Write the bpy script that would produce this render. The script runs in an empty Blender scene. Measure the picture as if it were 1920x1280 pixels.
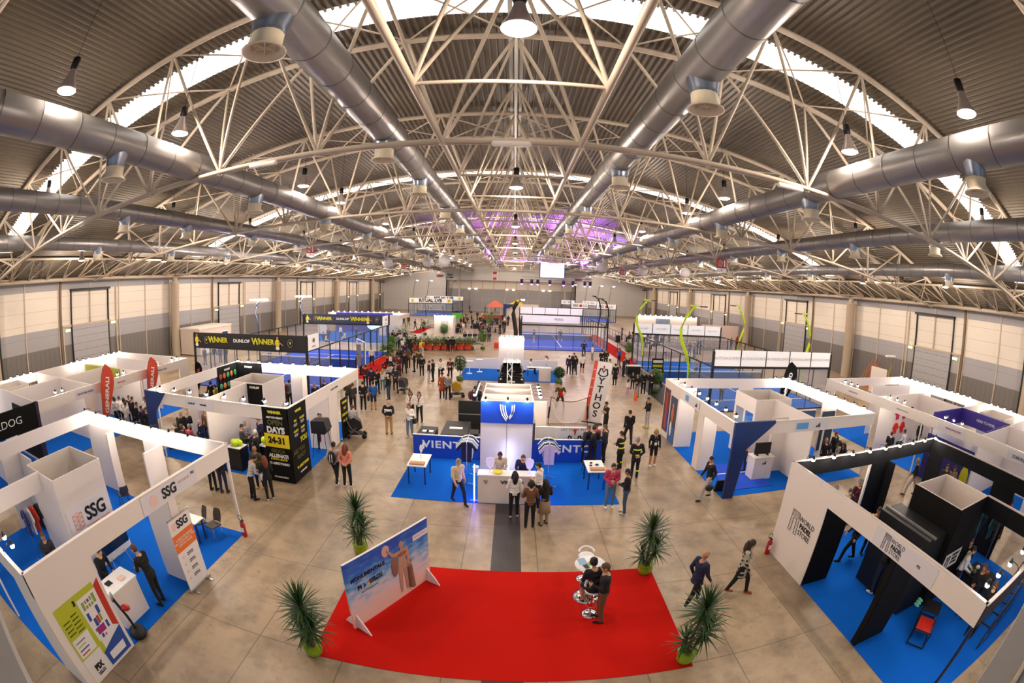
import bpy, math, random
from mathutils import Vector, Matrix
# ---------------------------------------------------------------- camera, world, exposure
S = bpy.context.scene
CAM = Vector((0.2144, 0.0, 7.45)); FPX = 841.1
cd = bpy.data.cameras.new('camera'); cam = bpy.data.objects.new('camera', cd); S.collection.objects.link(cam)
cd.type = 'PANO'; cd.panorama_type = 'FISHEYE_EQUISOLID'
cd.sensor_width = 36; cd.sensor_fit = 'HORIZONTAL'
cd.fisheye_lens = FPX / 1920 * 36; cd.fisheye_fov = math.pi
cd.clip_start = .05; cd.clip_end = 500
cam.location = CAM
CROT = Matrix.Rotation(.0014, 3, 'Z') @ Matrix.Rotation(math.pi/2 - .1238, 3, 'X') @ Matrix.Rotation(.0315, 3, 'Z')
cam.rotation_euler = CROT.to_euler()
S.camera = cam
W = bpy.data.worlds.new('world'); S.world = W; W.use_nodes = True
W.node_tree.nodes['Background'].inputs[0].default_value = (.9, .92, 1, 1)
W.node_tree.nodes['Background'].inputs[1].default_value = .6
S.view_settings.view_transform = 'Standard'; S.view_settings.look = 'None'
S.view_settings.exposure = 0.0; S.view_settings.gamma = 1; S.view_settings.use_curve_mapping = False
S.cycles.max_bounces = 5; S.cycles.diffuse_bounces = 3; S.cycles.glossy_bounces = 2
S.cycles.transparent_max_bounces = 10; S.cycles.caustics_reflective = False; S.cycles.caustics_refractive = False
LAMP_W = 520; LAMP_COL = (1, .84, .70); SKY_E = 2.4
R = random.Random(7)
COL = S.collection

def ray(u, v):
    x, y = u-960, v-640; r = math.hypot(x, y); t = 2*math.asin(r/2/FPX)
    return CROT @ Vector((math.sin(t)*x/r, -math.sin(t)*y/r, -math.cos(t)))
def at(u, v, z=0.):
    """where the line of sight through a photo pixel meets height z"""
    d = ray(u, v); p = CAM + d*((z-CAM.z)/d.z); return p.x, p.y

# ---------------------------------------------------------------- materials
def lin(h):
    c = [int(h[i:i+2], 16)/255 for i in (0, 2, 4)]
    return [(x/12.92 if x <= .04045 else ((x+.055)/1.055)**2.4) for x in c] + [1]
MATS = {}
def mat(name, hexc='808080', rough=.6, metal=0, emit=0, noise=.06, scale=6, trans=0, alpha=1, spec=.5, ecol=None):
    if name in MATS: return MATS[name]
    m = bpy.data.materials.new(name); m.use_nodes = True; MATS[name] = m
    nt = m.node_tree; b = nt.nodes['Principled BSDF']; c = lin(hexc)
    b.inputs['Roughness'].default_value = rough; b.inputs['Metallic'].default_value = metal
    b.inputs['Specular IOR Level'].default_value = spec
    b.inputs['Base Color'].default_value = c
    if noise:
        n = nt.nodes.new('ShaderNodeTexNoise'); n.inputs['Scale'].default_value = scale; n.inputs['Detail'].default_value = 3
        tc = nt.nodes.new('ShaderNodeTexCoord'); nt.links.new(tc.outputs['Object'], n.inputs['Vector'])
        mx = nt.nodes.new('ShaderNodeMix'); mx.data_type = 'RGBA'
        mx.inputs[6].default_value = [x*(1-noise) for x in c[:3]]+[1]; mx.inputs[7].default_value = [min(1, x*(1+noise)) for x in c[:3]]+[1]
        nt.links.new(n.outputs[0], mx.inputs[0]); nt.links.new(mx.outputs[2], b.inputs['Base Color'])
    if emit:
        b.inputs['Emission Color'].default_value = lin(ecol or hexc); b.inputs['Emission Strength'].default_value = emit
    if trans: b.inputs['Transmission Weight'].default_value = trans
    if alpha < 1: b.inputs['Alpha'].default_value = alpha
    return m
def mathn(nt, op, a, b=None):
    n = nt.nodes.new('ShaderNodeMath'); n.operation = op
    for i, v in enumerate((a, b)):
        if v is None: continue
        if isinstance(v, (int, float)): n.inputs[i].default_value = v
        else: nt.links.new(v, n.inputs[i])
    return n.outputs[0]
def lines_mat(name, hexc, axes, linecol='3a3632', rough=.6, noise=.05, metal=0, nscale=3, blot=0):
    """surface with thin joint lines; axes = [(axis, pitch, offset, width)]"""
    m = mat(name, hexc, rough, metal, noise=noise, scale=nscale); nt = m.node_tree; b = nt.nodes['Principled BSDF']
    tc = nt.nodes.new('ShaderNodeTexCoord'); sp = nt.nodes.new('ShaderNodeSeparateXYZ'); nt.links.new(tc.outputs['Object'], sp.inputs[0])
    f = None
    for ax, pitch, off, w in axes:
        s = mathn(nt, 'ADD', sp.outputs[ax], off+500*pitch); s = mathn(nt, 'DIVIDE', s, pitch); s = mathn(nt, 'FRACT', s)
        s = mathn(nt, 'LESS_THAN', s, w/pitch); f = s if f is None else mathn(nt, 'MAXIMUM', f, s)
    src = b.inputs['Base Color'].links[0].from_socket
    if blot:
        for sc, lo, hi, k in ((.22, .42, .72, .4), (1.1, .48, .75, .35), (7, .62, .7, .35), (28, .66, .7, .3)):
            n = nt.nodes.new('ShaderNodeTexNoise'); n.inputs['Scale'].default_value = sc; n.inputs['Detail'].default_value = 6; n.inputs['Roughness'].default_value = .65
            nt.links.new(tc.outputs['Object'], n.inputs['Vector'])
            mr = nt.nodes.new('ShaderNodeMapRange'); nt.links.new(n.outputs[0], mr.inputs[0]); mr.inputs[1].default_value = lo; mr.inputs[2].default_value = hi; mr.inputs[4].default_value = k*blot
            mx = nt.nodes.new('ShaderNodeMix'); mx.data_type = 'RGBA'; nt.links.new(mr.outputs[0], mx.inputs[0]); nt.links.new(src, mx.inputs[6]); mx.inputs[7].default_value = lin('5c5044')
            src = mx.outputs[2]
    mx = nt.nodes.new('ShaderNodeMix'); mx.data_type = 'RGBA'; nt.links.new(mathn(nt, 'MULTIPLY', f, .55), mx.inputs[0]); nt.links.new(src, mx.inputs[6])
    mx.inputs[7].default_value = lin(linecol); nt.links.new(mx.outputs[2], b.inputs['Base Color'])
    return m

m_floor = lines_mat('concrete floor', 'b39c7e', [(0, 2.08, 1.0, .03), (1, 3.15, .3, .03)], '4a4238', .36, .12, nscale=2, blot=1.9)
m_white = mat('white booth panel', 'eadfd5', .45, noise=.015)
m_wall_w = lines_mat('pale cladding', 'd8cdbf', [(2, 1.05, 0, .03)], '8a8178', .6, .03)
m_wall_g = lines_mat('grey cladding', '9d9a9c', [(2, 1.05, 0, .03)], '6f6c6e', .6, .03)
m_wall_d = lines_mat('dark ribbed cladding', '6f6a66', [(1, .6, 0, .05)], '4b4744', .6, .04)
m_wall_b = lines_mat('end wall cladding', 'c9c3bd', [(2, 3.1, 0, .04), (0, 4.1, 0, .04)], '8f8984', .6, .03)
m_roof = mat('ribbed steel roof', '5f5445', .5, .0, noise=.06, scale=.6)
m_steel = mat('painted truss steel', 'b9a994', .5, noise=.06, scale=1)
m_conc = mat('column concrete', 'b9a893', .7, noise=.06, scale=2)
m_duct = mat('galvanised duct', 'c6c2bf', .34, .62, noise=.05, scale=1.5)
m_grey = mat('grey metal', '8d8a88', .45, .3)
m_dk = mat('black', '0e0d0e', .55, noise=.1)
m_blk = mat('matt black panel', '0d0c0c', .75, noise=.08, spec=.2)
m_blue = mat('blue carpet', '0b5fc4', .95, noise=.07, scale=25, spec=.1)
m_red = mat('red carpet', 'c4190f', .95, noise=.06, scale=20, spec=.1)
m_beige = mat('cream plastic', 'd9cbb0', .5)
m_sky = mat('skylight sheet', 'f4f8ff', .5, emit=SKY_E, noise=0, ecol='fff9f2')
m_lampglow = mat('lamp glow', 'fff2ea', .5, emit=25, noise=0, ecol='ffe6dc')
m_spotglow = mat('spot bulb glow', 'fff8f0', .5, emit=220, noise=0, ecol='fff4ea')
m_glassm = mat('court glass', 'c8d8e8', .05, alpha=.12, noise=0)
m_navy = mat('navy panel', '12306e', .5)
m_vblue = mat('vivid blue panel', '0e43b8', .5, noise=.03)
m_chrome = mat('chrome', 'd8d8da', .12, 1, noise=0)
m_turf = mat('blue turf', '2350d8', .95, noise=.06, scale=30, spec=.1)
m_turf2 = mat('light blue turf', '1d6fe0', .95, noise=.06, scale=30, spec=.1)
m_line = mat('white paint', 'f0f0ee', .6, noise=0)

# ---------------------------------------------------------------- mesh helper
class MB:
    def __init__(s): s.v = []; s.f = []; s.mi = []; s.mats = []; s.sm = []
    def m(s, mt):
        if mt not in s.mats: s.mats.append(mt)
        return s.mats.index(mt)
    def add(s, vs, fs, mt, smooth=False):
        b = len(s.v); s.v += [tuple(p) for p in vs]; i = s.m(mt)
        for f in fs: s.f.append([b+k for k in f]); s.mi.append(i); s.sm.append(smooth)
        return s
    def box(s, x0, x1, y0, y1, z0, z1, mt):
        vs = [(x, y, z) for z in (z0, z1) for y in (y0, y1) for x in (x0, x1)]
        return s.add(vs, [(0,2,3,1), (4,5,7,6), (0,1,5,4), (2,6,7,3), (0,4,6,2), (1,3,7,5)], mt)
    def frame(s, p, q, up=(0, 0, 1)):
        d = (Vector(q)-Vector(p)).normalized(); u = Vector(up)
        if abs(d.dot(u)) > .98: u = Vector((1, 0, 0))
        a = d.cross(u).normalized(); return d, a, a.cross(d).normalized()
    def tube(s, p, q, r, mt, n=6, r2=None, caps=True):
        r2 = r if r2 is None else r2; p = Vector(p); q = Vector(q); d, a, b = s.frame(p, q)
        vs = []
        for c, rr in ((p, r), (q, r2)):
            for k in range(n):
                t = 2*math.pi*(k+.5)/n; vs.append(c + (a*math.cos(t)+b*math.sin(t))*rr)
        fs = [(k, (k+1) % n, n+(k+1) % n, n+k) for k in range(n)]
        s.add(vs, fs, mt, n > 4)
        if caps: s.add(vs, [tuple(range(n))[::-1], tuple(range(n, 2*n))], mt)
        return s
    def path(s, pts, r, mt, n=8, closed=False):
        pts = [Vector(p) for p in pts]; N = len(pts); vs = []
        rr = r if isinstance(r, (list, tuple)) else [r]*N
        for i, p in enumerate(pts):
            q0 = pts[i-1] if (i or closed) else p; q1 = pts[(i+1) % N] if (i < N-1 or closed) else p
            d, a, b = s.frame(q0, q1)
            for k in range(n):
                t = 2*math.pi*k/n; vs.append(p+(a*math.cos(t)+b*math.sin(t))*rr[i])
        fs = []
        for i in range(N if closed else N-1):
            j = (i+1) % N
            for k in range(n): fs.append((i*n+k, i*n+(k+1) % n, j*n+(k+1) % n, j*n+k))
        s.add(vs, fs, mt, True)
        if not closed: s.add(vs, [tuple(range(n))[::-1], tuple(range((N-1)*n, N*n))], mt)
        return s
    def lathe(s, prof, mt, c=(0, 0, 0), n=16, M=None):
        vs = []; c = Vector(c)
        for r, z in prof:
            for k in range(n):
                t = 2*math.pi*k/n; p = Vector((r*math.cos(t), r*math.sin(t), z)); vs.append(c+(M @ p if M else p))
        fs = [(i*n+k, i*n+(k+1) % n, (i+1)*n+(k+1) % n, (i+1)*n+k) for i in range(len(prof)-1) for k in range(n)]
        s.add(vs, fs, mt, True)
        s.add(vs, [tuple(range(n))[::-1], tuple(range((len(prof)-1)*n, len(prof)*n))], mt); return s
    def prism(s, poly, a, b, mt, f=None):
        """polygon (2d) extruded between a and b; f maps (u, v, w) to a point"""
        f = f or (lambda u, v, w: (u, v, w)); n = len(poly)
        vs = [f(u, v, a) for u, v in poly]+[f(u, v, b) for u, v in poly]
        return s.add(vs, [tuple(range(n))[::-1], tuple(range(n, 2*n))]+[(k, (k+1) % n, n+(k+1) % n, n+k) for k in range(n)], mt)
    def sph(s, c, r, mt, n=10, sc=(1, 1, 1)):
        k = max(4, n//2); prof = [(max(1e-4, math.sin(math.pi*i/k))*r, -math.cos(math.pi*i/k)*r) for i in range(k+1)]
        return s.lathe(prof, mt, c, n, Matrix.Diagonal(sc))
    def obj(s, name, parent=None, **kw):
        me = bpy.data.meshes.new(name); me.from_pydata(s.v, [], s.f)
        for mt in s.mats: me.materials.append(mt)
        me.polygons.foreach_set('material_index', s.mi); me.polygons.foreach_set('use_smooth', s.sm); me.update()
        o = bpy.data.objects.new(name, me); COL.objects.link(o); o.parent = parent
        for k, v in kw.items(): o[k] = v
        return o
def empty(name, loc=(0, 0, 0), rz=0, **kw):
    o = bpy.data.objects.new(name, None); COL.objects.link(o); o.location = loc; o.rotation_euler = (0, 0, rz)
    o.empty_display_size = .2
    for k, v in kw.items(): o[k] = v
    return o
KIDS = {}
def kids(o): return [c for c in bpy.data.objects if c.parent == o]
def dup(root, loc, rz=None, **kw):
    """copy a thing with its parts and sub-parts"""
    if root.name not in KIDS: KIDS[root.name] = [(c, kids(c)) for c in kids(root)]
    r = root.copy(); COL.objects.link(r); r.location = loc
    if rz is not None: r.rotation_euler = (0, 0, rz)
    for k, v in kw.items(): r[k] = v
    for c, gs in KIDS[root.name]:
        d = c.copy(); COL.objects.link(d); d.parent = r
        for g in gs:
            h = g.copy(); COL.objects.link(h); h.parent = d
    return r
def text(s, size, mt, M, parent=None, bold=0., ext=.004, align='CENTER', name='lettering', sx=1., sp=1., outline=False):
    """real lettering as a mesh; M places it (x right, y up, z out)"""
    c = bpy.data.curves.new('t', 'FONT'); c.body = s; c.size = size; c.align_x = align; c.align_y = 'CENTER'
    c.extrude = ext; c.offset = bold; c.space_character = sp; c.resolution_u = 3
    o = bpy.data.objects.new('t', c); COL.objects.link(o); dg = bpy.context.evaluated_depsgraph_get()
    me = bpy.data.meshes.new_from_object(o.evaluated_get(dg)); bpy.data.objects.remove(o); bpy.data.curves.remove(c)
    me.materials.clear(); me.materials.append(mt); me.transform(M @ Matrix.Diagonal((sx, 1, 1, 1)))
    o = bpy.data.objects.new(name, me); COL.objects.link(o); o.parent = parent; return o
def pose(org, right, up):
    """4x4 with x=right, y=up, z=out, origin org"""
    r = Vector(right).normalized(); u = Vector(up).normalized(); n = r.cross(u)
    M = Matrix.Identity(4)
    for i, a in enumerate((r, u, n)):
        for k in range(3): M[k][i] = a[k]
    M.translation = Vector(org); return M
# ---------------------------------------------------------------- hall structure
ST = dict(kind='structure')
Y0, SP, HR, HB, XW = 12.8, 12.61, 17.03, 11.76, 37.
YEND = Y0+SP*9+1; YBACK = -6.
def arc(x): return HR - .0059*x*x
def botz(x): return HB - .00235*x*x
MB().box(-45, 45, YBACK, YEND+2, -.4, 0, m_floor).obj('floor', **ST)
# long ribbed channel in the floor
c = MB(); c.box(-.19, .64, YBACK, 17.5, .0, .006, lines_mat('channel grating', '3b3430', [(0, .07, 0, .02), (1, 1.0, 0, .03)], '1d1a18', .5, .1)); c.obj('trim_1', **ST)
# roof sheets, corrugated, open over the skylights
sky_i = [0, 2, 4, 6, 8]
cuts = [YBACK]
for i in sky_i: cuts += [Y0+SP*i-.72, Y0+SP*i+.75]
cuts.append(YEND+2)
rb = MB(); pts = []; P = .285; x = -39.
while x < 39:
    for dx, dz in ((0, 0), (.05, 0), (.08, .09), (.255, .09)): pts.append((x+dx, arc(x+dx)+.2+dz))
    x += P
def strip(mb, ps, y0, y1, mt):
    n = len(ps); vs = [(px, y0, pz) for px, pz in ps]+[(px, y1, pz) for px, pz in ps]
    mb.add(vs, [(k, k+1, n+k+1, n+k) for k in range(n-1)], mt)
for a, b in zip(cuts[0::2], cuts[1::2]): strip(rb, pts, a, b, m_roof)
side = [p for p in pts if abs(p[0]) > 33.2]
for i in sky_i:
    for sgn in (-1, 1): strip(rb, [p for p in side if p[0]*sgn > 0], Y0+SP*i-.72, Y0+SP*i+.75, m_roof)
rb.obj('ceiling', **ST)
for n, i in enumerate(sky_i):
    sb = MB(); ps = [(x*.5, arc(x*.5)+.28) for x in range(-67, 68)]
    strip(sb, ps, Y0+SP*i-.8, Y0+SP*i+.82, m_sky); sb.obj('window_%d' % (n+1), **ST)
# trusses
NX = 9; DX = XW/NX
def truss(i):
    y = Y0+SP*i; g = 2.1; mb = MB()
    for s in (-1, 1):
        mb.path([(x, y+s*g, arc(x)) for x in [k*XW/18 for k in range(-18, 19)]], .13, m_steel, 8)
    bx = [k*XW/18 for k in range(-18, 19)]
    for o in (-.09, .09): mb.path([(x, y+o, botz(x)) for x in bx], .075, m_steel, 6)
    for k in range(-NX, NX):
        xb = (k+.5)*DX
        for xt in (k*DX, (k+1)*DX):
            for s in (-1, 1): mb.tube((xb, y, botz(xb)), (xt, y+s*g, arc(xt)), .064, m_steel, 6, caps=False)
        for a, b in ((k, k+1), (k+1, k)): mb.tube((a*DX, y-g, arc(a*DX)), (b*DX, y+g, arc(b*DX)), .04, m_steel, 5, caps=False)
        mb.sph((xb, y, botz(xb)), .14, m_steel, 6)
    mb.obj('roof_truss', **ST)
for i in range(-1, 9): truss(i)
# central longitudinal truss
mb = MB(); lx = DX/2; zb = botz(lx)
for s in (-1, 1): mb.tube((s*lx, YBACK, zb), (s*lx, YEND, zb), .09, m_steel, 8)
mb.tube((0, YBACK, HR-.05), (0, YEND, HR-.05), .09, m_steel, 6)
k = -3
while Y0+k*SP/3 < YEND:
    y = Y0+k*SP/3; ya = y+SP/6
    if k % 3: mb.tube((-lx, y, zb), (lx, y, zb), .05, m_steel, 6)
    for s in (-1, 1):
        for yy in (y-SP/6, ya): mb.tube((s*lx, y, zb), (0, yy, HR-.05), .06, m_steel, 5, caps=False)
    k += 1
mb.obj('roof_beam', **ST)
mb = MB(); mb.box(-.06, .06, YBACK, YEND-.2, HR-.36, HR-.3, m_grey).box(-.3, -.14, YBACK, YEND-.2, HR-.0, HR+.02, m_grey).box(.14, .3, YBACK, YEND-.2, HR-.0, HR+.02, m_grey)
mb.obj('cable_tray', label='grey cable tray running along the ridge of the roof', category='cable tray')
# eave trusses, columns, walls
for s, side_name in ((-1, 'left'), (1, 'right')):
    mb = MB(); zb2, zt = 8.75, 10.2; xt = 33.4*s
    mb.tube((XW*s, YBACK, zb2), (XW*s, YEND, zb2), .17, m_steel, 8); mb.tube((xt, YBACK, zt), (xt, YEND, zt), .1, m_steel, 6)
    y = Y0-SP*1.5; n = 0
    while y < YEND:
        mb.tube((XW*s, y, zb2), (xt, y+SP/12, zt), .05, m_steel, 5, caps=False); mb.tube((XW*s, y, zb2), (xt, y-SP/12, zt), .05, m_steel, 5, caps=False)
        mb.tube((XW*s, y, zb2), (XW*s, y+SP/12, 9.6), .05, m_steel, 5, caps=False)
        y += SP/6
    mb.obj('eave_beam', **ST)
    pb = MB()
    for q, (dx, dz, r) in enumerate(((1, .45, .09), (1.0, .75, .06), (.7, 1.1, .07), (.9, .1, .05))): pb.tube(((36.5+dx)*s, YBACK, zb2+dz), ((36.5+dx)*s, YEND-.2, zb2+dz), r, m_grey, 6)
    pb.obj('service_pipe', label='bundle of grey service pipes above the %s hand wall' % side_name, category='pipes')
    for j in range(0, 6):
        y = Y0+SP*2*j; cb = MB(); cb.lathe([(.55, 0), (.55, 8.0), (.6, 8.02), (.6, 8.1), (.3, 8.12), (.3, 8.7)], m_conc, (XW*s, y, 0), 20); cb.obj('column', **ST)
    xw = 38.*s; wb = MB()
    for z0, z1, mt in ((0, 3.15, m_wall_d), (3.15, 4.75, m_wall_g), (4.75, 7.9, m_wall_w), (7.9, 11, m_wall_g)):
        wb.box(min(xw, xw+.3*s), max(xw, xw+.3*s), YBACK, YEND+2, z0, z1, mt)
    xi = xw-.07*s
    y = Y0-SP
    while y < YEND:
        wb.box(min(xi, xw), max(xi, xw), y-.06, y+.06, 0, 8.9, m_steel); y += SP/3
    for j in range(0, 5):
        y = Y0+SP*2*j+.9; wb.box(min(xi, xw), max(xi, xw), y, y+.25, 0, 8.9, m_dk)
        y = Y0+SP*2*j+SP-4.1; wb.box(min(xi-.1*s, xw), max(xi-.1*s, xw), y, y+.25, 0, 8.9, mat('brown steel', '6e5a48', .6))
    wb.obj('wall_'+side_name, **ST)
    n = 0
    for j in range(0, 5):
        yc = Y0+SP*2*j+SP; n += 1
        db = MB(); x0 = xw-.12*s; dm = lines_mat('sectional door', 'a2a0a2', [(2, .62, 0, .03)], '6c6a6c', .5, .02)
        db.box(min(x0, xw), max(x0, xw), yc-2.5, yc+2.5, 0, 4.7, dm)
        db.box(min(x0-.05*s, xw), max(x0-.05*s, xw), yc-2.62, yc-2.5, 0, 7.9, m_dk); db.box(min(x0-.05*s, xw), max(x0-.05*s, xw), yc+2.5, yc+2.62, 0, 7.9, m_dk)
        db.box(min(x0-.05*s, xw), max(x0-.05*s, xw), yc-3.7, yc+2.9, 4.7, 4.85, m_steel)
        db.box(min(x0-.05*s, xw), max(x0-.05*s, xw), yc-.05, yc+.05, 4.85, 7.9, m_steel)
        db.box(min(x0-.3*s, xw), max(x0-.3*s, xw), yc-2.7, yc+2.7, 7.75, 7.95, m_dk)
        db.box(min(x0-.05*s, xw), max(x0-.05*s, xw), yc-3.8, yc-3.65, 0, 4.85, m_steel); db.box(min(x0-.05*s, xw), max(x0-.05*s, xw), yc+3.65, yc+3.8, 0, 7.9, m_steel)
        for q in range(5):
            for r_ in range(4): db.sph((x0-.01*s, yc-1.9+r_*1.27, .7+q*.93), .03, m_dk, 6)
        d = db.obj('door_%d' % (n+(5 if s > 0 else 0)), **ST)
        for t, dy in ((0, -3.1), (1, 3.2)):
            e = MB(); e.box(min(x0-.1*s, x0), max(x0-.1*s, x0), yc+dy-.28, yc+dy+.28, 4.45 if t else 4.3, (4.45 if t else 4.3)+.2, mat('exit lamp glow', 'f4f0a0', .5, emit=2.2, noise=0))
            e.obj('exit_light', label='glowing yellow exit lamp %s the sectional door, %s wall, bay %d from the camera' % ('beyond' if t else 'before', side_name, j+1), category='exit light', group='exit lamps')
bw = MB(); ye = YEND
bw.box(-38, -19, ye, ye+.3, 0, 9, m_wall_b).box(17.5, 38, ye, ye+.3, 0, 9, m_wall_b)
bw.box(-38, 38, ye, ye+.3, 9, 17, m_wall_b).box(-19, 17.5, ye+2.5, ye+2.8, 0, 9.0, m_wall_g).box(-19, 17.5, ye, ye+2.6, 8.8, 9, m_wall_b)
bw.box(-19.3, -19, ye, ye+2.8, 0, 9, m_wall_b).box(17.5, 17.8, ye, ye+2.8, 0, 9, m_wall_b)
for k in range(12): x = -18.8+k*3.28; bw.box(x-.12, x+.12, ye+2.38, ye+2.5, 0, 9, m_steel)
bw.box(-19, 17.5, ye+2.44, ye+2.5, 6.3, 8.8, m_wall_w).box(-19, 17.5, ye+2.4, ye+2.5, 3.2, 3.3, m_steel)
for x in (-15.4, 14.6): bw.box(x-.2, x+.2, ye-.3, ye, 0, 17, m_steel)
bw.obj('wall_back', **ST)
for x in (-15.7, -13.9, -4.2, -2.4, 9.2, 11): pass
for q, x in enumerate((-12.8, -10.9, -1.9, 0, 8.6, 10.5)):
    e = MB(); e.box(x-.35, x+.35, ye+2.3, ye+2.44, 6.2, 6.45, mat('warm wall lamp', 'fff0c0', .5, emit=6, noise=0))
    e.obj('wall_light', label='small warm lamp on the far end wall, number %d counting from the wall\'s left end' % (q+1), category='wall light', group='far wall lamps')
def wallsign(x, flip):
    t = empty('hall_sign', (x, ye-.04, 9.9), 0, label='dark oval emblem with hall lettering on the %s part of the far end wall' % ('left' if x < 0 else 'right'), category='sign')
    o = MB(); o.sph((-1.6, 0, 0), .55, mat('emblem red', '7a2430', .5), 14, (2, .05, .8)); o.obj('emblem', t)
    text('FIERA', .75, m_dk, pose((1.3, -.02, .3), (1, 0, 0), (0, 0, 1)), t, .02); text('ROMA', .75, m_dk, pose((1.3, -.02, -.45), (1, 0, 0), (0, 0, 1)), t, .02)
wallsign(-19.5, 0); wallsign(20, 0)
for k, (x, lbl) in enumerate(((-5.4, 'upper'), (-5.4, 'lower'))):
    t = MB(); z = 11 - k*1.6; t.box(x-.7, x+.7, ye-.05, ye, z-.5, z+.5, m_line).box(x-.55, x+.55, ye-.08, ye-.05, z-.38, z+.38, mat('sign red', 'b4202a', .5))
    t.obj('fire_sign', label='small red and white fire safety sign, %s of the pair high on the end wall' % lbl, category='sign')
MB().prism([(-6, 1.4), (-6, -3), (6, -3), (6, .9), (2.35, .3), (1.69, .19), (.9, -.06), (-.6, -.06), (-1.15, .09), (-1.53, .19)], 6.3, 6.4, mat('balcony edge grey', '8f8a86', .6)).prism([(-6, 1.0), (-6, .9), (-1.36, .05), (-1.36, .07)], 6.4, 6.42, m_steel).prism([(6, .6), (1.83, .05), (1.83, .03), (6, .55)], 6.4, 6.42, m_steel).obj('balcony_slab', **ST)
# ---------------------------------------------------------------- ducts with jet nozzles
def duct(x, z, r, lbl, nys, sd, ledge):
    t = empty('air_duct', (x, 0, z), 0, label=lbl, category='air duct')
    d = MB(); N = 20; ys = []; y = YBACK
    while y < YEND-2.5: ys.append(y); y += 1.55
    MX = Matrix(((1, 0, 0), (0, 0, 1), (0, -1, 0))); N = 24
    d.lathe([(r, ys[0]), (r, ys[-1]+1.5)], m_duct, (0, 0, 0), N, MX)
    for y in ys: d.lathe([(r+.004, y), (r+.012, y+.02), (r+.004, y+.045)], m_grey, (0, 0, 0), N, MX); d.obj('duct_pipe', t)
    for y in nys:
        n = MB(); c = (sd*.0, y, 0)
        n.lathe([(.42, -.0), (.42, -r*.8), (.36, -r-.1), (.36, -r-.22)], mat('nozzle collar', '8b93a3', .3, .8), c, 16)
        n.lathe([(.34, -r-.2), (.34, -r-.5), (.46, -r-.6), (.46, -r-.62), (.40, -r-.62), (.30, -r-.5), (.28, -r-.45)], m_beige, c, 16)
        for q in range(6):
            a = q*math.pi/3; n.tube((0, y, -r-.5), (.28*math.cos(a), y+.28*math.sin(a), -r-.52), .02, m_beige, 4)
        n.obj('nozzle', t)
def run(start, step, n=14): return [start+step*k for k in range(n) if start+step*k < YEND-2]
DZ = 5.5
DU = [(4.45, 12.95, .55), (11.7, 11.95, .54), (20.8, 11.72, .5), (28.8, 10.8, .46)]
NY = {-1: ([6.3, 14.7, 20.9]+run(29, 8.4), [8.6, 17.6]+run(26, 8.4), [16.5, 22.5]+run(31, 8.4), [20, 29]+run(38, 8.4)), 1: ([9.0, 18.0]+run(27, 8.4), [5.9, 14.4]+run(23, 8.4), [14, 21]+run(30, 8.4), [18, 27]+run(36, 8.4))}
for s in (-1, 1):
    for k, (x, z, r) in enumerate(DU):
        duct(x*s, z, r, 'long silver air duct on the %s side of the roof, %s outward from the ridge' % ('left' if s < 0 else 'right', ('first', 'second', 'third', 'fourth')[k]), NY[s][k], s, 0)
# ---------------------------------------------------------------- pendant lamps
def lampshape(n0='pendant_lamp'):
    t = empty(n0, (0, 0, 0))
    MB().tube((0, 0, 1.0), (0, 0, 3.2), .012, m_dk, 4).obj('cable', t)
    MB().lathe([(.06, 1.02), (.13, 1.0), (.14, .72), (.11, .62)], m_dk, n=14).obj('ballast_housing', t)
    sh = MB().lathe([(.11, .64), (.15, .45), (.24, .22), (.32, .06), (.335, 0), (.32, .0), (.22, .22), (.1, .6)], mat('lamp reflector', 'b8a9a2', .3, .35, noise=0), n=18).obj('lamp_shade', t)
    MB().lathe([(.31, .03), (.30, -.01), (.2, -.05), (.02, -.06)], m_lampglow, n=18).obj('glowing_lens', sh)
    return t
LP = bpy.data.lights.new('lamp_light', 'POINT'); LP.energy = LAMP_W; LP.color = LAMP_COL; LP.shadow_soft_size = .22
proto = lampshape(); first = True
def lamp(x, y, z, lbl, on=True):
    global first
    zc = (arc(x)+.15 if abs(x) > 1 else HR-.36)-(z+1)
    if first: t = proto; t.location = (x, y, z); first = False
    else: t = dup(proto, (x, y, z))
    t['label'] = lbl; t['category'] = 'lamp'; t['group'] = 'pendant hall lamps'
    for c in kids(t):
        if c.name.startswith('cable'): c.scale = (1, 1, max(.2, zc/2.2)); c.location.z = 1-c.scale.z
    if on:
        l = bpy.data.objects.new('lamp_light', LP); COL.objects.link(l); l.location = (0, 0, -.3); l.parent = t
ORD = 'first second third fourth fifth sixth seventh eighth ninth tenth eleventh twelfth thirteenth fourteenth fifteenth sixteenth'.split()
def row(x, z, ys, nm):
    for k, y in enumerate(ys): lamp(x, y, z, 'hanging bell lamp %s, %s from the camera' % (nm, ORD[k]))
row(0.15, 12.15, [7.05, 21, 35.2, 49.5, 63.5, 77.5, 91.5, 105.5, 118], 'under the roof ridge')
for s, nm in ((-1, 'left'), (1, 'right')):
    row(11.2*s, 12.75, [5.5, 11.1, 21.6, 27.2, 38, 49, 60, 71, 82, 93, 104, 115], 'in the inner row on the %s' % nm)
    row(22.5*s, 12.2, [0.2, 11.3, 22.6, 33, 44, 55, 66, 77, 88, 99, 110, 120], 'in the middle row on the %s' % nm)
    row(31.3*s, 9.9, [8, 20, 30.5, 41, 52, 63, 75, 87, 99, 111], 'in the outer row on the %s' % nm)
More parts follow.
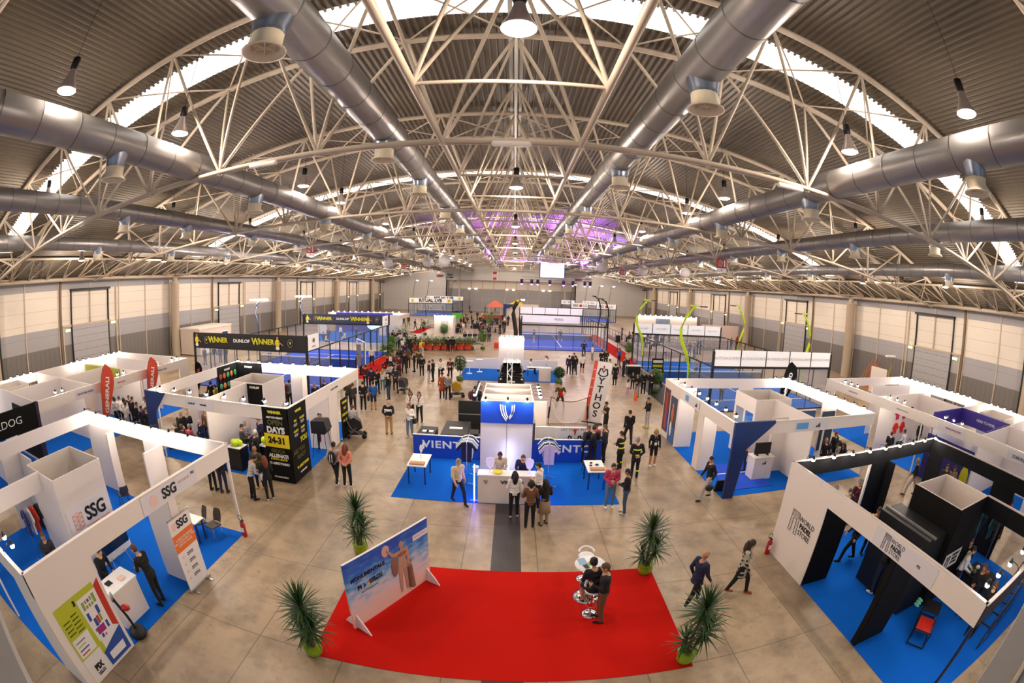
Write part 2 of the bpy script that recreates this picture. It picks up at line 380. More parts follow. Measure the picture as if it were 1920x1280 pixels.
# ---------------------------------------------------------------- exhibition booths
SPOTS = []
def part(mb, name, root, **kw):
    o = mb.obj(name, root, **kw); o.location = -root.location; return o
def pan(mb, xa, ya, xb, yb, z0, z1, mt, th=.05):
    z0 = max(z0, .013)
    if abs(xa-xb) < 1e-6: mb.box(xa-th/2, xa+th/2, min(ya, yb), max(ya, yb), z0, z1, mt)
    else: mb.box(min(xa, xb), max(xa, xb), ya-th/2, ya+th/2, z0, z1, mt)
    return mb
def carpet(x0, x1, y0, y1, mt, lbl, z=.012):
    return MB().box(x0, x1, y0, y1, 0, z, mt).obj('carpet', label=lbl, category='carpet')
def booth(lbl, base, fasc, walls, cols=(), posts=(), mt=None, zf=2.5, hx=3.0, boxes=(), inner=None):
    mt = mt or m_white; t = empty('exhibition_booth', (base[0], base[1], 0), 0, label=lbl, category='booth')
    for f in fasc:
        m = f[4] if len(f) > 4 else mt; mb = MB(); pan(mb, *f[:4], zf, hx, m)
        dx, dy = (.0, .04) if f[1] == f[3] else (.04, .0)
        mb.box(min(f[0], f[2])-dx-.01, max(f[0], f[2])+dx+.01, min(f[1], f[3])-dy-.01, max(f[1], f[3])+dy+.01, hx-.0, hx+.03, m_white if mt is m_white else mat('grey rim', 'b9aca4', .5)); part(mb, 'fascia', t)
    for w in walls:
        m = w[4] if len(w) > 4 else mt; z0, z1 = (w[5], w[6]) if len(w) > 5 else (0, hx); part(pan(MB(), *w[:4], z0, z1, m, .06), 'wall_panel', t)
    for c in cols:
        m = c[4] if len(c) > 4 else mt; part(pan(MB(), *c[:4], 0, zf+.02, m, .07), 'column_panel', t)
    for p in posts: part(MB().box(p[0]-.032, p[0]+.032, p[1]-.032, p[1]+.032, 0, zf, mat('booth post', 'e4dcd4', .4)), 'corner_post', t)
    for b in boxes:
        x0, x1, y0, y1, h = b[:5]; m = b[5] if len(b) > 5 else mt; mb = MB(); w = .05; mi = inner or m
        for q in ((x0, y0, x1, y0), (x0, y1, x1, y1), (x0, y0, x0, y1), (x1, y0, x1, y1)): pan(mb, *q, 0, h, m, .04)
        if inner:
            for q in ((x0, y0+.03, x1, y0+.03), (x0, y1-.03, x1, y1-.03), (x0+.03, y0, x0+.03, y1), (x1-.03, y0, x1-.03, y1)): pan(mb, *q, 0, h+.01, inner, .03)
        part(mb, 'storage_cubicle', t)
    return t
def sign(t, s, size, org, right, mt=None, up=(0, 0, 1), bold=.0, name='lettering', sx=1., outline=False, sp=1.):
    o = text(s, size, mt or m_dk, pose(org, right, up), t, bold, .004, name=name, sx=sx, sp=sp); o.location = -t.location; return o
# arm spotlights
sp0 = empty('arm_spotlight', (0, 0, -5)); SPF = [True]
MB().path([(0, 0, 0), (0, 0, .1), (.06, 0, .16), (.3, 0, .18)], .012, m_dk, 5).obj('arm', sp0)
hood = MB().lathe([(.03, .12), (.05, .06), (.07, 0)], m_dk, (.3, 0, .1), 10).obj('lamp_hood', sp0)
MB().sph((.3, 0, .10), .07, m_spotglow, 8).obj('bulb', hood)
off = None
def spots(pts, rz, lbl, lit=True, grp=None):
    for k, (x, y, z) in enumerate(pts):
        if SPF[0]: t = sp0; SPF[0] = False; t.location = (x, y, z); t.rotation_euler.z = rz
        else: t = dup(sp0, (x, y, z), rz)
        t['label'] = '%s, %s along' % (lbl, ORD[k]); t['category'] = 'spotlight'; t['group'] = lbl
def lrange(a, b, n): return [a+(b-a)*k/(n-1) for k in range(n)]
def cluster(x, y, z, dx, dy, rz, lbl): spots([(x+dx*k, y+dy*k, z) for k in range(4)], rz, lbl)

# --- booth with SSG lettering, lower left
carpet(-16, -7.85, 2, 10, m_blue, 'blue carpet under the white booth lettered SSG')
A = booth('white shell booth lettered SSG with a hall map on its corner wall', (-16, 2),
    [(-7.85, 2, -7.85, 10), (-15.95, 10, -7.85, 10), (-15.95, 2, -15.95, 10), (-15.95, 2, -7.85, 2), (-12, 2, -12, 5.05)],
    [(-7.85, 2, -7.85, 3.95), (-8.85, 2, -7.85, 2)],
    [(-8.85, 6.95, -7.85, 6.95), (-7.85, 6.95, -7.85, 7.25), (-16, 10, -14, 10), (-14, 9.6, -14, 10), (-12, 10, -10.95, 10), (-10.95, 9, -10.95, 10), (-15.95, 5, -15.95, 6), (-15.9, 5.95, -14.7, 5.95)],
    [(-7.88, 9.97), (-11.7, 2.05)], boxes=[(-12.95, -11, 5.05, 7.05, 3)])
m_sgr = mat('sign board white', 'e9e4e2', .5, noise=0); m_pink = mat('salmon print', 'e8907c', .6, noise=0); m_pinkl = mat('pale salmon print', 'edc6ba', .6, noise=0)
s1 = MB(); s1.box(-10.97, -10.955, 5.15, 7.0, 1.25, 2.1, m_sgr); s = part(s1, 'sign_board', A)
def yz(x): return (lambda u, v, w: (x+w, u, v))
sign(A, 'SSG', .55, (-10.94, 6.35, 1.72), (0, 1, 0), bold=.015)
sign(A, 'TOP PADEL COURTS', .12, (-10.94, 6.35, 1.38), (0, 1, 0), m_pink)
cb = MB()
for k in range(4):  # line-drawn cube emblem
    z = 1.38+k*.13; cb.path([(-10.945, 5.35, z+.1), (-10.945, 5.55, z+.05), (-10.945, 5.75, z+.1)], .01, m_pink, 4); cb.path([(-10.945, 5.35, z+.1), (-10.945, 5.55, z+.15), (-10.945, 5.75, z+.1)], .01, m_pink, 4)
for y, z in ((5.35, 1.48), (5.55, 1.43), (5.75, 1.48)): cb.path([(-10.945, y, z), (-10.945, y, z+.42)], .01, m_pink, 4)
part(cb, 'emblem', A)
s2 = MB(); s2.box(-7.82, -7.81, 6.0, 8.3, 2.52, 2.98, mat('fascia sticker', 'ded9dc', .5, noise=0)); part(s2, 'sign_board', A)
sign(A, 'SSG', .36, (-7.8, 7.1, 2.75), (0, 1, 0), bold=.01); sign(A, 'TOP PADEL', .1, (-7.8, 7.75, 2.8), (0, 1, 0), m_pinkl); sign(A, 'PIX', .1, (-7.8, 8.15, 2.84), (0, 1, 0), m_navy)
part(MB().lathe([(.15, 0), (.15, .01)], m_pinkl, (-7.81, 6.45, 2.74), 14, Matrix.Rotation(math.pi/2, 3, 'Y')), 'emblem', A)
# hall map poster
H = MB(); X = -7.815; P_ = yz(X)
m_lime = mat('lime print', 'b9bf2a', .6, noise=.02); m_pblue = mat('print blue', '2a4f9e', .6, noise=0); m_pred = mat('print red', 'c03226', .6, noise=0); m_pmag = mat('print magenta', 'a02a80', .6, noise=0); m_pgrn = mat('print green', '86a04a', .6, noise=0)
H.prism([(2.25, .1), (3.85, .1), (3.85, 2.05), (2.25, 2.05)], 0, .004, m_sgr, P_)
H.prism([(2.25, .72), (2.95, .72), (2.95, .45), (3.1, .45), (3.1, 1.72), (3.65, 1.86), (3.65, 2.05), (2.25, 2.05)], .004, .008, m_lime, P_)
H.prism([(3.05, .78), (3.66, .78), (3.66, 1.9), (2.98, 1.9)], .008, .011, m_sgr, P_)
H.prism([(3.66, .9), (3.85, .78), (3.85, 2.05), (3.66, 1.95)], .008, .012, m_pred, P_)
H.prism([(2.98, .5), (3.85, .78), (3.85, .1), (3.0, .1)], .008, .012, m_pblue, P_)
H.prism([(3.12, .2), (3.7, .2), (3.72, .42), (3.12, .4)], .012, .014, m_sgr, P_)
H.prism([(2.3, .76), (2.9, .76), (2.9, 1.25), (2.3, 1.25)], .008, .011, m_sgr, P_)
for k in range(4): H.prism([(2.36, .82+k*.1), (2.36+.3+.05*(k % 2), .82+k*.1), (2.36+.3+.05*(k % 2), .85+k*.1), (2.36, .85+k*.1)], .011, .013, (m_pred, m_pblue, m_lime, m_grey)[k], P_)
for u, v, w, h, m_ in ((3.08, 1.6, .08, .2, m_pgrn), (3.19, 1.72, .06, .08, m_pgrn), (3.19, 1.6, .06, .08, m_pgrn), (3.28, 1.72, .07, .08, m_pmag), (3.28, 1.6, .07, .08, m_pgrn), (3.38, 1.72, .06, .1, m_pgrn), (3.38, 1.6, .06, .08, m_pgrn), (3.47, 1.62, .09, .22, m_pgrn), (3.08, 1.32, .09, .2, m_pblue), (3.42, 1.35, .1, .2, m_pblue), (3.2, 1.12, .1, .2, m_pblue), (3.31, 1.14, .08, .2, m_pred), (3.41, 1.16, .07, .2, m_pgrn), (3.14, .9+.02, .3, .18, m_pmag), (3.5, .92, .08, .18, m_pblue), (3.2, .8, .08, .1, m_pblue), (3.32, .8, .05, .06, m_pred), (3.1, 1.02, .05, .07, m_pgrn)):
    H.prism([(u, v), (u+w, v), (u+w, v+h), (u, v+h)], .011, .013, m_, P_)
part(H, 'hall_map', A)
sign(A, '3', .16, (-7.8, 2.9, 1.9), (0, 1, 0), bold=.01); sign(A, 'PIX', .2, (-7.8, 2.62, .36), (0, 1, 0), bold=.01); sign(A, 'PADEL ITALY\nEXPERIENCE', .05, (-7.8, 2.62, .2), (0, 1, 0))
for k in range(2):
    for j in range(9): sign(A, 'padel stand %d' % (j+1), .045, (-7.8, 2.45+k*.3, 1.72-j*.05), (0, 1, 0)) if (j+k) % 2 else None
# roll-up banner
t = empty('roll_up_banner', (-7.65, 7.03, 0), 0, label='SSG roll-up banner with an orange block at the edge of the blue carpet', category='banner')
b = MB().box(-.012, .012, -.46, .46, .08, 2.15, m_sgr).box(.012, .016, -.46, .46, 1.22, 1.72, mat('orange print', 'e5742a', .6)); b.obj('banner_sheet', t)
b = MB().box(-.06, .06, -.5, .5, .0, .09, m_chrome).box(-.02, .02, -.47, .47, 2.14, 2.17, m_chrome).tube((-.03, 0, .05), (-.03, 0, 2.14), .012, m_grey)
for y in (-.35, .35): b.box(-.06, .25, y-.03, y+.03, 0, .025, m_chrome)
b.obj('stand_base', t)
text('SSG', .3, m_dk, pose((.018, .08, 1.93), (0, 1, 0), (0, 0, 1)), t, .01); text('IL PARTNER IDEALE\nPER COSTRUIRE IL TUO\nCENTRO PADEL', .085, m_sgr, pose((.018, 0, 1.47), (0, 1, 0), (0, 0, 1)), t)
for k in range(4): text('Realizzazione\nchiavi in mano', .05, m_dk, pose((.016, .05, 1.05-k*.22), (0, 1, 0), (0, 0, 1)), t)
b = MB()
for k in range(4): b.lathe([(.05, 0), (.05, .004)], m_pinkl, (.013, -.28, 1.05-k*.22), 10, Matrix.Rotation(math.pi/2, 3, 'Y'))
b.lathe([(.11, 0), (.11, .004)], m_pinkl, (.013, -.27, 1.93), 12, Matrix.Rotation(math.pi/2, 3, 'Y')); b.obj('emblem', t)
G = 'glowing arm spotlight on the far SSG booth fascia'
spots([(x, 10.0, 3.03) for x in lrange(-15.6, -9.2, 8)], -math.pi/2, G)
spots([(-9.3, 2.0, 3.03), (-8.8, 2.0, 3.03), (-10.2, 2, 3.03)], math.pi/2, 'arm spotlight on the near SSG booth fascia')

# --- booth lettered WORLD PADEL STORE, lower right
carpet(8.3, 16.4, 2, 10, m_blue, 'blue carpet under the black and white padel store booth')
KK = m_blk
Bt = booth('black padel store booth with white outer walls and line logo of an arch', (8.3, 2),
    [(8.34, 2, 8.34, 10, KK), (8.3, 10, 16.35, 10, KK), (16.35, 2, 16.35, 10, KK), (8.3, 2, 16.35, 2, mat('midnight blue fascia', '101838', .5)), (13.3, 5.05, 13.3, 2, KK)],
    [(8.34, 7.9, 8.34, 10, KK), (8.34, 10, 9.4, 10, KK)],
    [(8.3, 4.95, 9.45, 4.95, KK), (8.36, 4.9, 8.36, 5.1, KK), (12.2, 10, 13.25, 10, KK), (13.25, 9.6, 13.25, 10, KK), (16.35, 5, 16.35, 6.2, KK), (16.35, 9.2, 16.35, 10, KK), (8.34, 7.9, 9.3, 7.9, KK), ],
    [], mt=KK, boxes=[(11.35, 13.3, 5.05, 7.1, 3, KK)], inner=m_white)
part(MB().box(8.33, 8.4, 2.0, 2.07, .013, 3, mat('midnight blue fascia')), 'corner_post', Bt)
part(MB().box(8.28, 8.31, 2, 10, 2.5, 3.02, m_white).box(8.28, 8.31, 7.9, 10, 0, 2.5, m_white).box(12.1, 12.2, 9.96, 10.04, 0, 2.5, m_white), 'white_cladding', Bt)
part(MB().box(10.3, 11.3, 5.25, 7.45, 0, 2.3, m_dk).box(10.55, 10.62, 5.2, 7.5, 2.3, 2.35, m_grey), 'display_block', Bt)
def archlogo(t, f, s):
    mb = MB(); L = []
    for k in range(7): L.append([(.0+.06*0, k*.14), (.32, k*.14)] if k > 4 else None)
    o = [(0, 0), (.05, .9), (.55, .9), (.6, 0), (.42, 0), (.40, .6), (.2, .6), (.18, 0), (0, 0)]
    mb.path([f(u*s, v*s) for u, v in o], .007*s+.004, m_dk, 4)
    for k in range(1, 6):
        v = .1*k; mb.path([f((.05*v/.9)*s, v*s), f((.18+.02*v/.6)*s, v*s)], .004, m_dk, 4); mb.path([f((.42-.02*v/.6)*s, v*s), f((.6-.05*v/.9)*s, v*s)], .004, m_dk, 4)
    for v in (.68, .76, .84): mb.path([f(.04*s, v*s), f(.56*s, v*s)], .004, m_dk, 4)
    for u in (.12, .2, .3, .4, .48): mb.path([f(u*s, .6*s), f(u*s, .9*s)], .004, m_dk, 4)
    part(mb, 'arch_logo', t)
archlogo(Bt, lambda u, v: (8.27, 9.35-u, 1.15+v), .75)
for k, w in enumerate(('WORLD', 'PADEL', 'STORE')): sign(Bt, w, .21, (8.265, 8.52, 1.7-k*.2), (0, -1, 0), bold=.006 if k == 1 else -.002)
part(MB().box(8.268, 8.279, 3.6, 5.9, 2.52, 2.97, mat('fascia sticker', 'ded9dc')), 'sign_board', Bt)
archlogo(Bt, lambda u, v: (8.262, 5.55-u, 2.56+v), .42)
for k, w in enumerate(('WORLD', 'PADEL', 'STORE')): sign(Bt, w, .14, (8.262, 5.03, 2.86-k*.125), (0, -1, 0), bold=.004 if k == 1 else -.002)
sign(Bt, 'PIX', .09, (8.262, 4.2, 2.75), (0, -1, 0))
part(MB().prism([(11.5, 1.15), (12.5, 1.15), (12.5, 1.65), (11.5, 1.65)], 0, .01, m_white, lambda u, v, w: (u, 5.02-w, v)), 'sign_board', Bt)
for k, w in enumerate(('WORLD', 'PADEL', 'STORE')): sign(Bt, w, .13, (12.15, 5.0, 1.55-k*.13), (1, 0, 0), bold=.003)
archlogo(Bt, lambda u, v: (11.58+u, 5.0, 1.2+v), .42)
spots([(x, 10.0, 3.03) for x in lrange(8.9, 16.1, 9)], -math.pi/2, 'glowing arm spotlight on the far black padel store fascia')
spots([(x, 2.05, 3.03) for x in (8.7, 9.3, 10.0, 10.9)], math.pi/2, 'arm spotlight on the near fascia of the black padel store')

# --- booth lettered OPEN DAYS (racket brand), left, second row
carpet(-16, -7.85, 14, 22, m_blue, 'blue carpet under the white booth with black and yellow posters')
m_yel = mat('yellow print', 'f0d818', .5, noise=0); m_yelt = mat('yellow lettering', 'e8dc28', .5, noise=0)
C_ = booth('white booth with black and yellow OPEN DAYS poster walls on its corner', (-16, 14),
    [(-15.95, 14, -7.85, 14), (-7.85, 14, -7.85, 22), (-15.95, 22, -7.85, 22), (-15.95, 14, -15.95, 22)],
    [(-9.0, 14, -7.85, 14, m_blk), (-7.85, 14, -7.85, 15.55, m_blk), (-15.95, 19.9, -15.95, 22, m_blk), (-15.95, 22, -14, 22, m_blk), (-12, 14, -12, 17.35)],
    [(-7.85, 17.9, -7.85, 18.9), (-8.9, 17.9, -7.85, 17.9), (-12, 22, -11, 22), (-11, 21.4, -11, 22), (-15.95, 17, -15.95, 18), (-15.95, 17.0, -15.2, 17.0)],
    [(-7.88, 21.97), (-15.2, 14.03), (-12, 14.05)], boxes=[(-13, -11, 17.35, 19.4, 3)])
part(MB().prism([(-16, 0), (-15.45, 0), (-15.35, 2.1), (-14.5, 3.04), (-16, 3.04)], 0, .08, m_navy, lambda u, v, w: (u, 13.97-w, v)).box(-16.03, -15.95, 13.9, 14.5, 0, 3.04, m_navy), 'corner_totem', C_)
part(MB().box(-8.98, -7.86, 13.955, 13.97, 1.45, 1.98, m_yel), 'yellow_strip', C_)
part(MB().box(-11.95, -11.05, 17.31, 17.325, 1.3, 2.95, m_blk), 'poster', C_)
Fx = (1, 0, 0)
for s_, z, h, m_, b_ in (('WINNER', 2.82, .15, m_yelt, .006), ('ARE YOU READY', 2.62, .1, m_line, .004), ('OPEN', 2.42, .27, mat('dim outline lettering', '5a5520', .6), .01), ('DAYS', 2.13, .33, m_line, .016), ('24-31', 1.72, .34, m_dk, .018), ('GIOCA', 1.3, .2, mat('dim outline lettering'), .01), ('ALLENATI', 1.1, .2, m_line, .01), ('E PROVA GRATIS', .96, .1, m_yelt, .004), ('TI ASPETTIAMO', .78, .13, m_line, .006), ('BE MEMORABLE', .22, .09, m_line, .002)):
    sign(C_, s_, h, (-8.42, 13.95, z), Fx, m_, bold=b_)
Ry = (0, 1, 0)
for s_, y, z, h, m_ in (('WINNER', 14.8, 2.75, .13, m_yelt), ('TEST', 14.5, 2.4, .11, m_yelt), ('RACKET', 15.1, 2.4, .11, m_yelt), ('COACH', 14.5, 2.0, .11, m_yelt), ('CLINIC', 15.1, 2.0, .11, m_yelt), ('YOU', 15.1, 1.55, .3, m_yelt), ('ARE YOU', 14.6, 1.2, .24, mat('dim outline lettering')), ('READY', 14.75, .95, .24, mat('dim outline lettering')), ('TI ASPETTIAMO', 14.8, .55, .15, m_yelt), ('BE MEMORABLE', 14.8, .3, .08, m_line)):
    sign(C_, s_, h, (-7.8, y, z), Ry, m_, bold=.005)
for y, z in ((14.5, 2.25), (15.1, 2.25), (14.5, 1.85), (15.1, 1.85)): sign(C_, 'prova le nuove\nracchette in campo\ncon i maestri', .045, (-7.8, y, z), Ry, m_line)
for org in ((-11.5, 17.3, 2.8), (-15, 21.95, 2.75)): sign(C_, 'DUNLOP', .14, org, Fx, m_line, bold=.004)
sign(C_, 'DUNLOP', .14, (-15.9, 20.9, 2.75), Ry, m_line, bold=.004)
part(MB().box(-13.2, -11.5, 13.955, 13.972, 2.58, 2.92, mat('fascia sticker')), 'sign_board', C_); sign(C_, 'DUNLOP', .1, (-12.8, 13.95, 2.75), Fx, bold=.003); sign(C_, 'WINNER', .1, (-12.1, 13.95, 2.75), Fx, bold=.003)
sign(C_, 'DUNLOP  WINNER', .1, (-7.8, 18.6, 2.75), Ry)
spots([(x, 22.0, 3.03) for x in lrange(-15.6, -8.5, 10)], -math.pi/2, 'glowing arm spotlight on the far fascia of the OPEN DAYS booth')
spots([(x, 14.0, 3.03) for x in lrange(-15.2, -8.0, 8)], math.pi/2, 'arm spotlight on the near fascia of the OPEN DAYS booth')

# --- booth with the blue corner totem, right, second row
carpet(8.3, 16.4, 14, 22, m_blue, 'blue carpet under the white booth with the blue corner totem')
D_ = booth('white sportswear booth with a dark blue corner totem and player posters', (8.3, 14),
    [(8.33, 14, 8.33, 22), (8.33, 14, 16.4, 14), (8.33, 22, 16.4, 22), (16.4, 14, 16.4, 22)],
    [(8.33, 19.8, 8.33, 22), (12.4, 14, 12.4, 17.3), (8.33, 19.8, 9.2, 19.8)],
    [(8.33, 16.75, 8.33, 17.3), (8.33, 16.75, 9.0, 16.75), (12.9, 22, 13.9, 22), (16.4, 17, 16.4, 18.2), (15.6, 17, 16.4, 17), (11.5, 16.0, 12.4, 16.0)],
    [(13.0, 14.0), (16.35, 14.05), (16.3, 21.9)], boxes=[(11.3, 13.4, 17.3, 19.4, 3)])
part(MB().prism([(8.3, 0), (8.75, 0), (8.95, 2.0), (10.15, 2.95), (10.15, 3.06), (8.3, 3.06)], 0, .12, m_navy, lambda u, v, w: (u, 13.97-w, v)), 'corner_totem', D_)
part(MB().box(8.275, 8.3, 21.05, 21.85, .35, 2.6, mat('dark red poster', '5a2030', .5)).box(8.27, 8.3, 21.3, 21.55, .5, 2.4, mat('poster red', 'b43a2a', .5)).box(8.27, 8.3, 21.05, 21.3, .4, 1.5, mat('poster blue', '2a3f9a', .5)), 'poster', D_)
pp = MB().box(8.275, 8.3, 19.95, 20.85, .05, 2.4, mat('dusk poster', '2c3a58', .5)).box(8.27, 8.3, 19.95, 20.85, .05, .9, mat('poster sea blue', '2c62a8', .5)); pp.sph((8.27, 20.4, 1.95), .13, mat('skin print', 'b98a70', .6), 10, (.1, 1, 1)).sph((8.27, 20.4, 1.5), .26, mat('orange top print', 'c4644a', .6), 10, (.06, .8, 1.5)).sph((8.27, 20.5, .75), .2, m_line, 10, (.06, .7, 2)); part(pp, 'poster', D_)
part(MB().box(11.27, 11.3, 17.45, 18.2, .9, 2.3, mat('sky print', '6aa0d0', .5)).box(11.27, 11.3, 18.4, 19.2, .9, 2.3, mat('photo print grey', '8b95a5', .5)), 'poster', D_)
part(MB().box(8.268, 8.285, 17.3, 19.0, 2.6, 2.92, mat('fascia sticker')).box(8.26, 8.27, 18.55, 18.95, 2.63, 2.9, mat('sticker blue', '5f9fd8')), 'sign_board', D_)
part(MB().box(11.3, 13.2, 13.955, 13.97, 2.57, 2.93, mat('fascia sticker')).box(11.35, 12.0, 13.945, 13.96, 2.62, 2.88, mat('sticker blue')), 'sign_board', D_)
def stripes(f, s, t):
    mb = MB()
    for k in range(3):
        a = k*.34*s; h = (.35+.25*k)*s; mb.prism([f2 for f2 in ((a, 0), (a+.26*s, 0), (a+.26*s-.0*s, h*.6), (a+.08*s, h))], 0, .006, m_dk, f)
    part(mb, 'stripe_logo', t)
stripes(lambda u, v, w: (12.45+u, 13.95-w, 2.65+v), .25, D_); stripes(lambda u, v, w: (8.265-w, 17.75-u, 2.65+v), .25, D_)
t = empty('display_counter', (10.9, 15.55, 0), 0, label='white counter with black stripe logo below the small television', category='counter')
MB().box(-.5, .5, -.3, .3, 0, .98, m_white).box(-.55, .55, -.33, .33, .98, 1.02, m_white).obj('counter_body', t); o = MB(); [o.prism([(a, 0), (a+.05, 0), (a+.05, h*.6), (a+.015, h)], 0, .006, m_dk, lambda u, v, w: (u-.08, -.31-w, v+.7)) for a, h in ((0, .08), (.07, .12), (.14, .17))]; o.obj('stripe_logo', t)
t = empty('television', (10.9, 15.55, 1.02), 0, label='small black television on the white counter in the booth with the blue totem', category='television')
MB().box(-.42, .42, -.03, .03, .06, .56, m_dk).obj('screen', t); MB().box(-.3, -.25, -.12, .12, 0, .07, m_dk).box(.25, .3, -.12, .12, 0, .07, m_dk).obj('stand_foot', t)
MB().box(8.95, 11.1, 14.5, 17.2, .012, .035, mat('darker blue turf', '0c48c8', .9, noise=.05, scale=30)).box(8.95, 11.1, 16.1, 16.16, .035, .038, m_line).obj('turf_mat', label='darker blue turf mat with a white line beside the blue corner totem', category='mat')
MB().prism([(-.45, 0), (.45, 0), (.42, .5), (-.42, .5)], -.04, .04, m_dk, lambda u, v, w: (8.62+u*.9, 14.55+w-v*.2, .03+v)).obj('monitor_wedge', label='black slanted board standing behind the foot of the blue corner totem', category='board')
MB().box(16.0, 16.36, 14.1, 14.16, .2, 2.2, m_white)
t = empty('photo_panel', (14.6, 15.2, 0), 0, label='pair of tall dark prints of blue padel courts on the right of the totem booth', category='panel')
MB().box(-.6, .5, 2.0, 2.05, .5, 2.4, mat('court photo print', '27406e', .5, noise=.5, scale=4)).obj('left_print', t); MB().box(.8, 1.7, 1.7, 1.75, .4, 2.4, mat('court photo print dark', '202e3e', .5, noise=.6, scale=5)).obj('right_print', t)
MB().box(-.65, .55, 2.05, 2.1, 0, 2.45, m_white).box(.75, 1.75, 1.75, 1.8, 0, 2.45, m_white).obj('backing_board', t)
spots([(16.4, y, 3.03) for y in lrange(14.6, 21.6, 10)], math.pi, 'glowing arm spotlight on the right fascia of the totem booth')
spots([(8.33, y, 3.03) for y in lrange(14.5, 21.0, 8)], 0, 'arm spotlight over the left fascia of the totem booth')
spots([(x, 22, 3.03) for x in (15.9, 15.3)], -math.pi/2, 'arm spotlight at the far right corner of the totem booth')

# --- long row of booths at the left wall
carpet(-28.3, -20.2, 4, 22, m_blue, 'long blue carpet under the row of white booths by the left wall')
E_ = booth('long row of joined white booths by the left wall', (-28.3, 4),
    [(-20.2, 4, -20.2, 22), (-28.3, 22, -20.2, 22), (-28.3, 4, -28.3, 22)],
    [(-28.3, 4, -28.3, 11), (-28.3, 14, -28.3, 22), (-28.3, 9.3, -20.2, 9.3), (-28.3, 13.4, -20.2, 13.4), (-24.5, 9.3, -24.5, 13.4), (-28.3, 17.4, -20.4, 17.4), (-24.3, 13.4, -24.3, 17.4), (-26.5, 20.2, -21.5, 20.2), (-24.3, 6.5, -20.2, 6.5)],
    [(-20.2, 12.6, -20.2, 13.4), (-20.2, 21.0, -20.2, 22)], [(-20.2, 17.4), (-20.2, 22)], boxes=[(-27.5, -25.5, 9.3, 11.3, 3)])
part(MB().box(-20.26, -20.14, 4, 9.3, 1.95, 3.03, m_blk).box(-20.4, -20.1, 9.15, 9.35, 0, 3.03, mat('dark violet post', '1d1438')).box(-24.3, -20.2, 6.4, 6.5, 2.0, 3.05, m_blk).box(-24.2, -20.25, 9.2, 9.27, .2, 2.5, m_blk), 'black_fascia', E_)
sign(E_, 'BULLDOG', .46, (-20.12, 6.75, 2.5), Ry, m_line, bold=-.003, sx=1.35)
part(MB().box(-20.18, -20.16, 12.0, 13.6, 2.55, 2.93, mat('fascia sticker')), 'sign_board', E_); sign(E_, 'NETWORK PADEL', .15, (-20.14, 12.75, 2.75), Ry, m_navy)
sign(E_, 'PADEL CLUB', .14, (-20.14, 19.3, 2.75), Ry, m_dk); sign(E_, 'salute sport', .14, (-20.14, 15.6, 2.75), Ry, m_pred)
part(MB().box(-27.0, -22.5, 17.28, 17.36, 1.9, 2.95, mat('olive print', 'b2b23a', .5)).box(-26, -24.3, 17.26, 17.3, 1.5, 2.3, m_pblue), 'poster', E_)
for yy in (5.4, 8.6, 11.8, 17.5, 20.8): cluster(-28.3, yy-.9, 3.03, 0, .6, 0, 'glowing spotlight of the %s cluster, left booth row back wall' % {5.4: 'nearest', 8.6: 'second nearest', 11.8: 'in the middle', 17.5: 'next to last', 20.8: 'farthest'}[yy])
for yy in (10.8, 15.6, 18.4, 20.6): spots([(-20.2, yy+.5*k, 3.03) for k in range(2)], math.pi, 'arm spotlight at the %s sign, left booth row front' % {10.8: 'nearest', 15.6: 'second', 18.4: 'third', 20.6: 'farthest'}[yy])

# --- long row of booths at the right wall
carpet(19.85, 28.3, 3, 22, m_blue, 'long blue carpet under the row of white booths by the right wall')
F_ = booth('long row of joined white booths by the right wall with a purple booth in it', (19.85, 3),
    [(19.85, 3, 19.85, 22), (19.85, 22, 28.3, 22), (28.3, 3, 28.3, 22)],
    [(28.3, 3, 28.3, 7), (28.3, 10, 28.3, 15), (28.3, 18.5, 28.3, 22), (21, 13.2, 28.3, 13.2), (19.9, 17, 25, 17), (24.5, 13.2, 24.5, 17), (19.9, 9.1, 28.3, 9.1), (24.2, 5, 24.2, 9.1), (20.2, 5.5, 24.2, 5.5), (22, 19.5, 26.5, 19.5)],
    [(19.85, 21, 19.85, 22), (19.85, 16.6, 19.85, 17.1)], [(19.85, 17), (19.85, 13.2), (19.85, 9.1), (19.85, 22)], boxes=[(25.2, 27.2, 10, 12, 3)])
m_vio = mat('violet panel', '3a2a86', .5)
part(MB().box(20.9, 24.5, 13.08, 13.16, 2.2, 3.02, m_vio).box(24.4, 24.5, 9.2, 13.1, 2.2, 3.02, m_vio).box(20.9, 24.5, 9.2, 9.28, 1.0, 3.02, m_vio).box(19.86, 19.9, 9.2, 12.6, 0, 2.2, mat('deep indigo panel', '1c1a70', .5)), 'purple_panel', F_)
part(MB().box(21, 24.3, 13.0, 13.05, 0, 2.2, m_sgr), 'inner_wall', F_)
sign(F_, 'PADEL', .2, (22.4, 13.05, 2.65), Fx, m_line); sign(F_, 'HEAD TO PADEL', .2, (24.36, 11, 2.65), (0, -1, 0), m_line)
dd = MB(); dd.sph((19.84, 12.0, 1.2), .4, mat('ball yellow green', 'd0d020', .6), 12, (.05, .5, 1.2)); dd.sph((19.84, 9.5, .9), .6, mat('ball yellow green'), 12, (.05, .5, 1)); part(dd, 'yellow_print', F_)
sign(F_, 'STAR PADEL', .2, (19.8, 6.3, 2.73), (0, -1, 0)); sign(F_, 'WINGS FOR SPORT', .13, (19.8, 10.9, 2.75), (0, -1, 0), m_pmag); sign(F_, 'CENTRO PADEL', .12, (19.8, 19.2, 2.75), (0, -1, 0), m_navy); sign(F_, 'PADEL PRO SHOP', .12, (19.8, 14.8, 2.75), (0, -1, 0), m_grey)
part(MB().box(19.82, 19.83, 10, 12, 2.55, 2.95, mat('fascia sticker')).box(19.82, 19.83, 5.4, 7.2, 2.55, 2.95, mat('fascia sticker')), 'sign_board', F_)
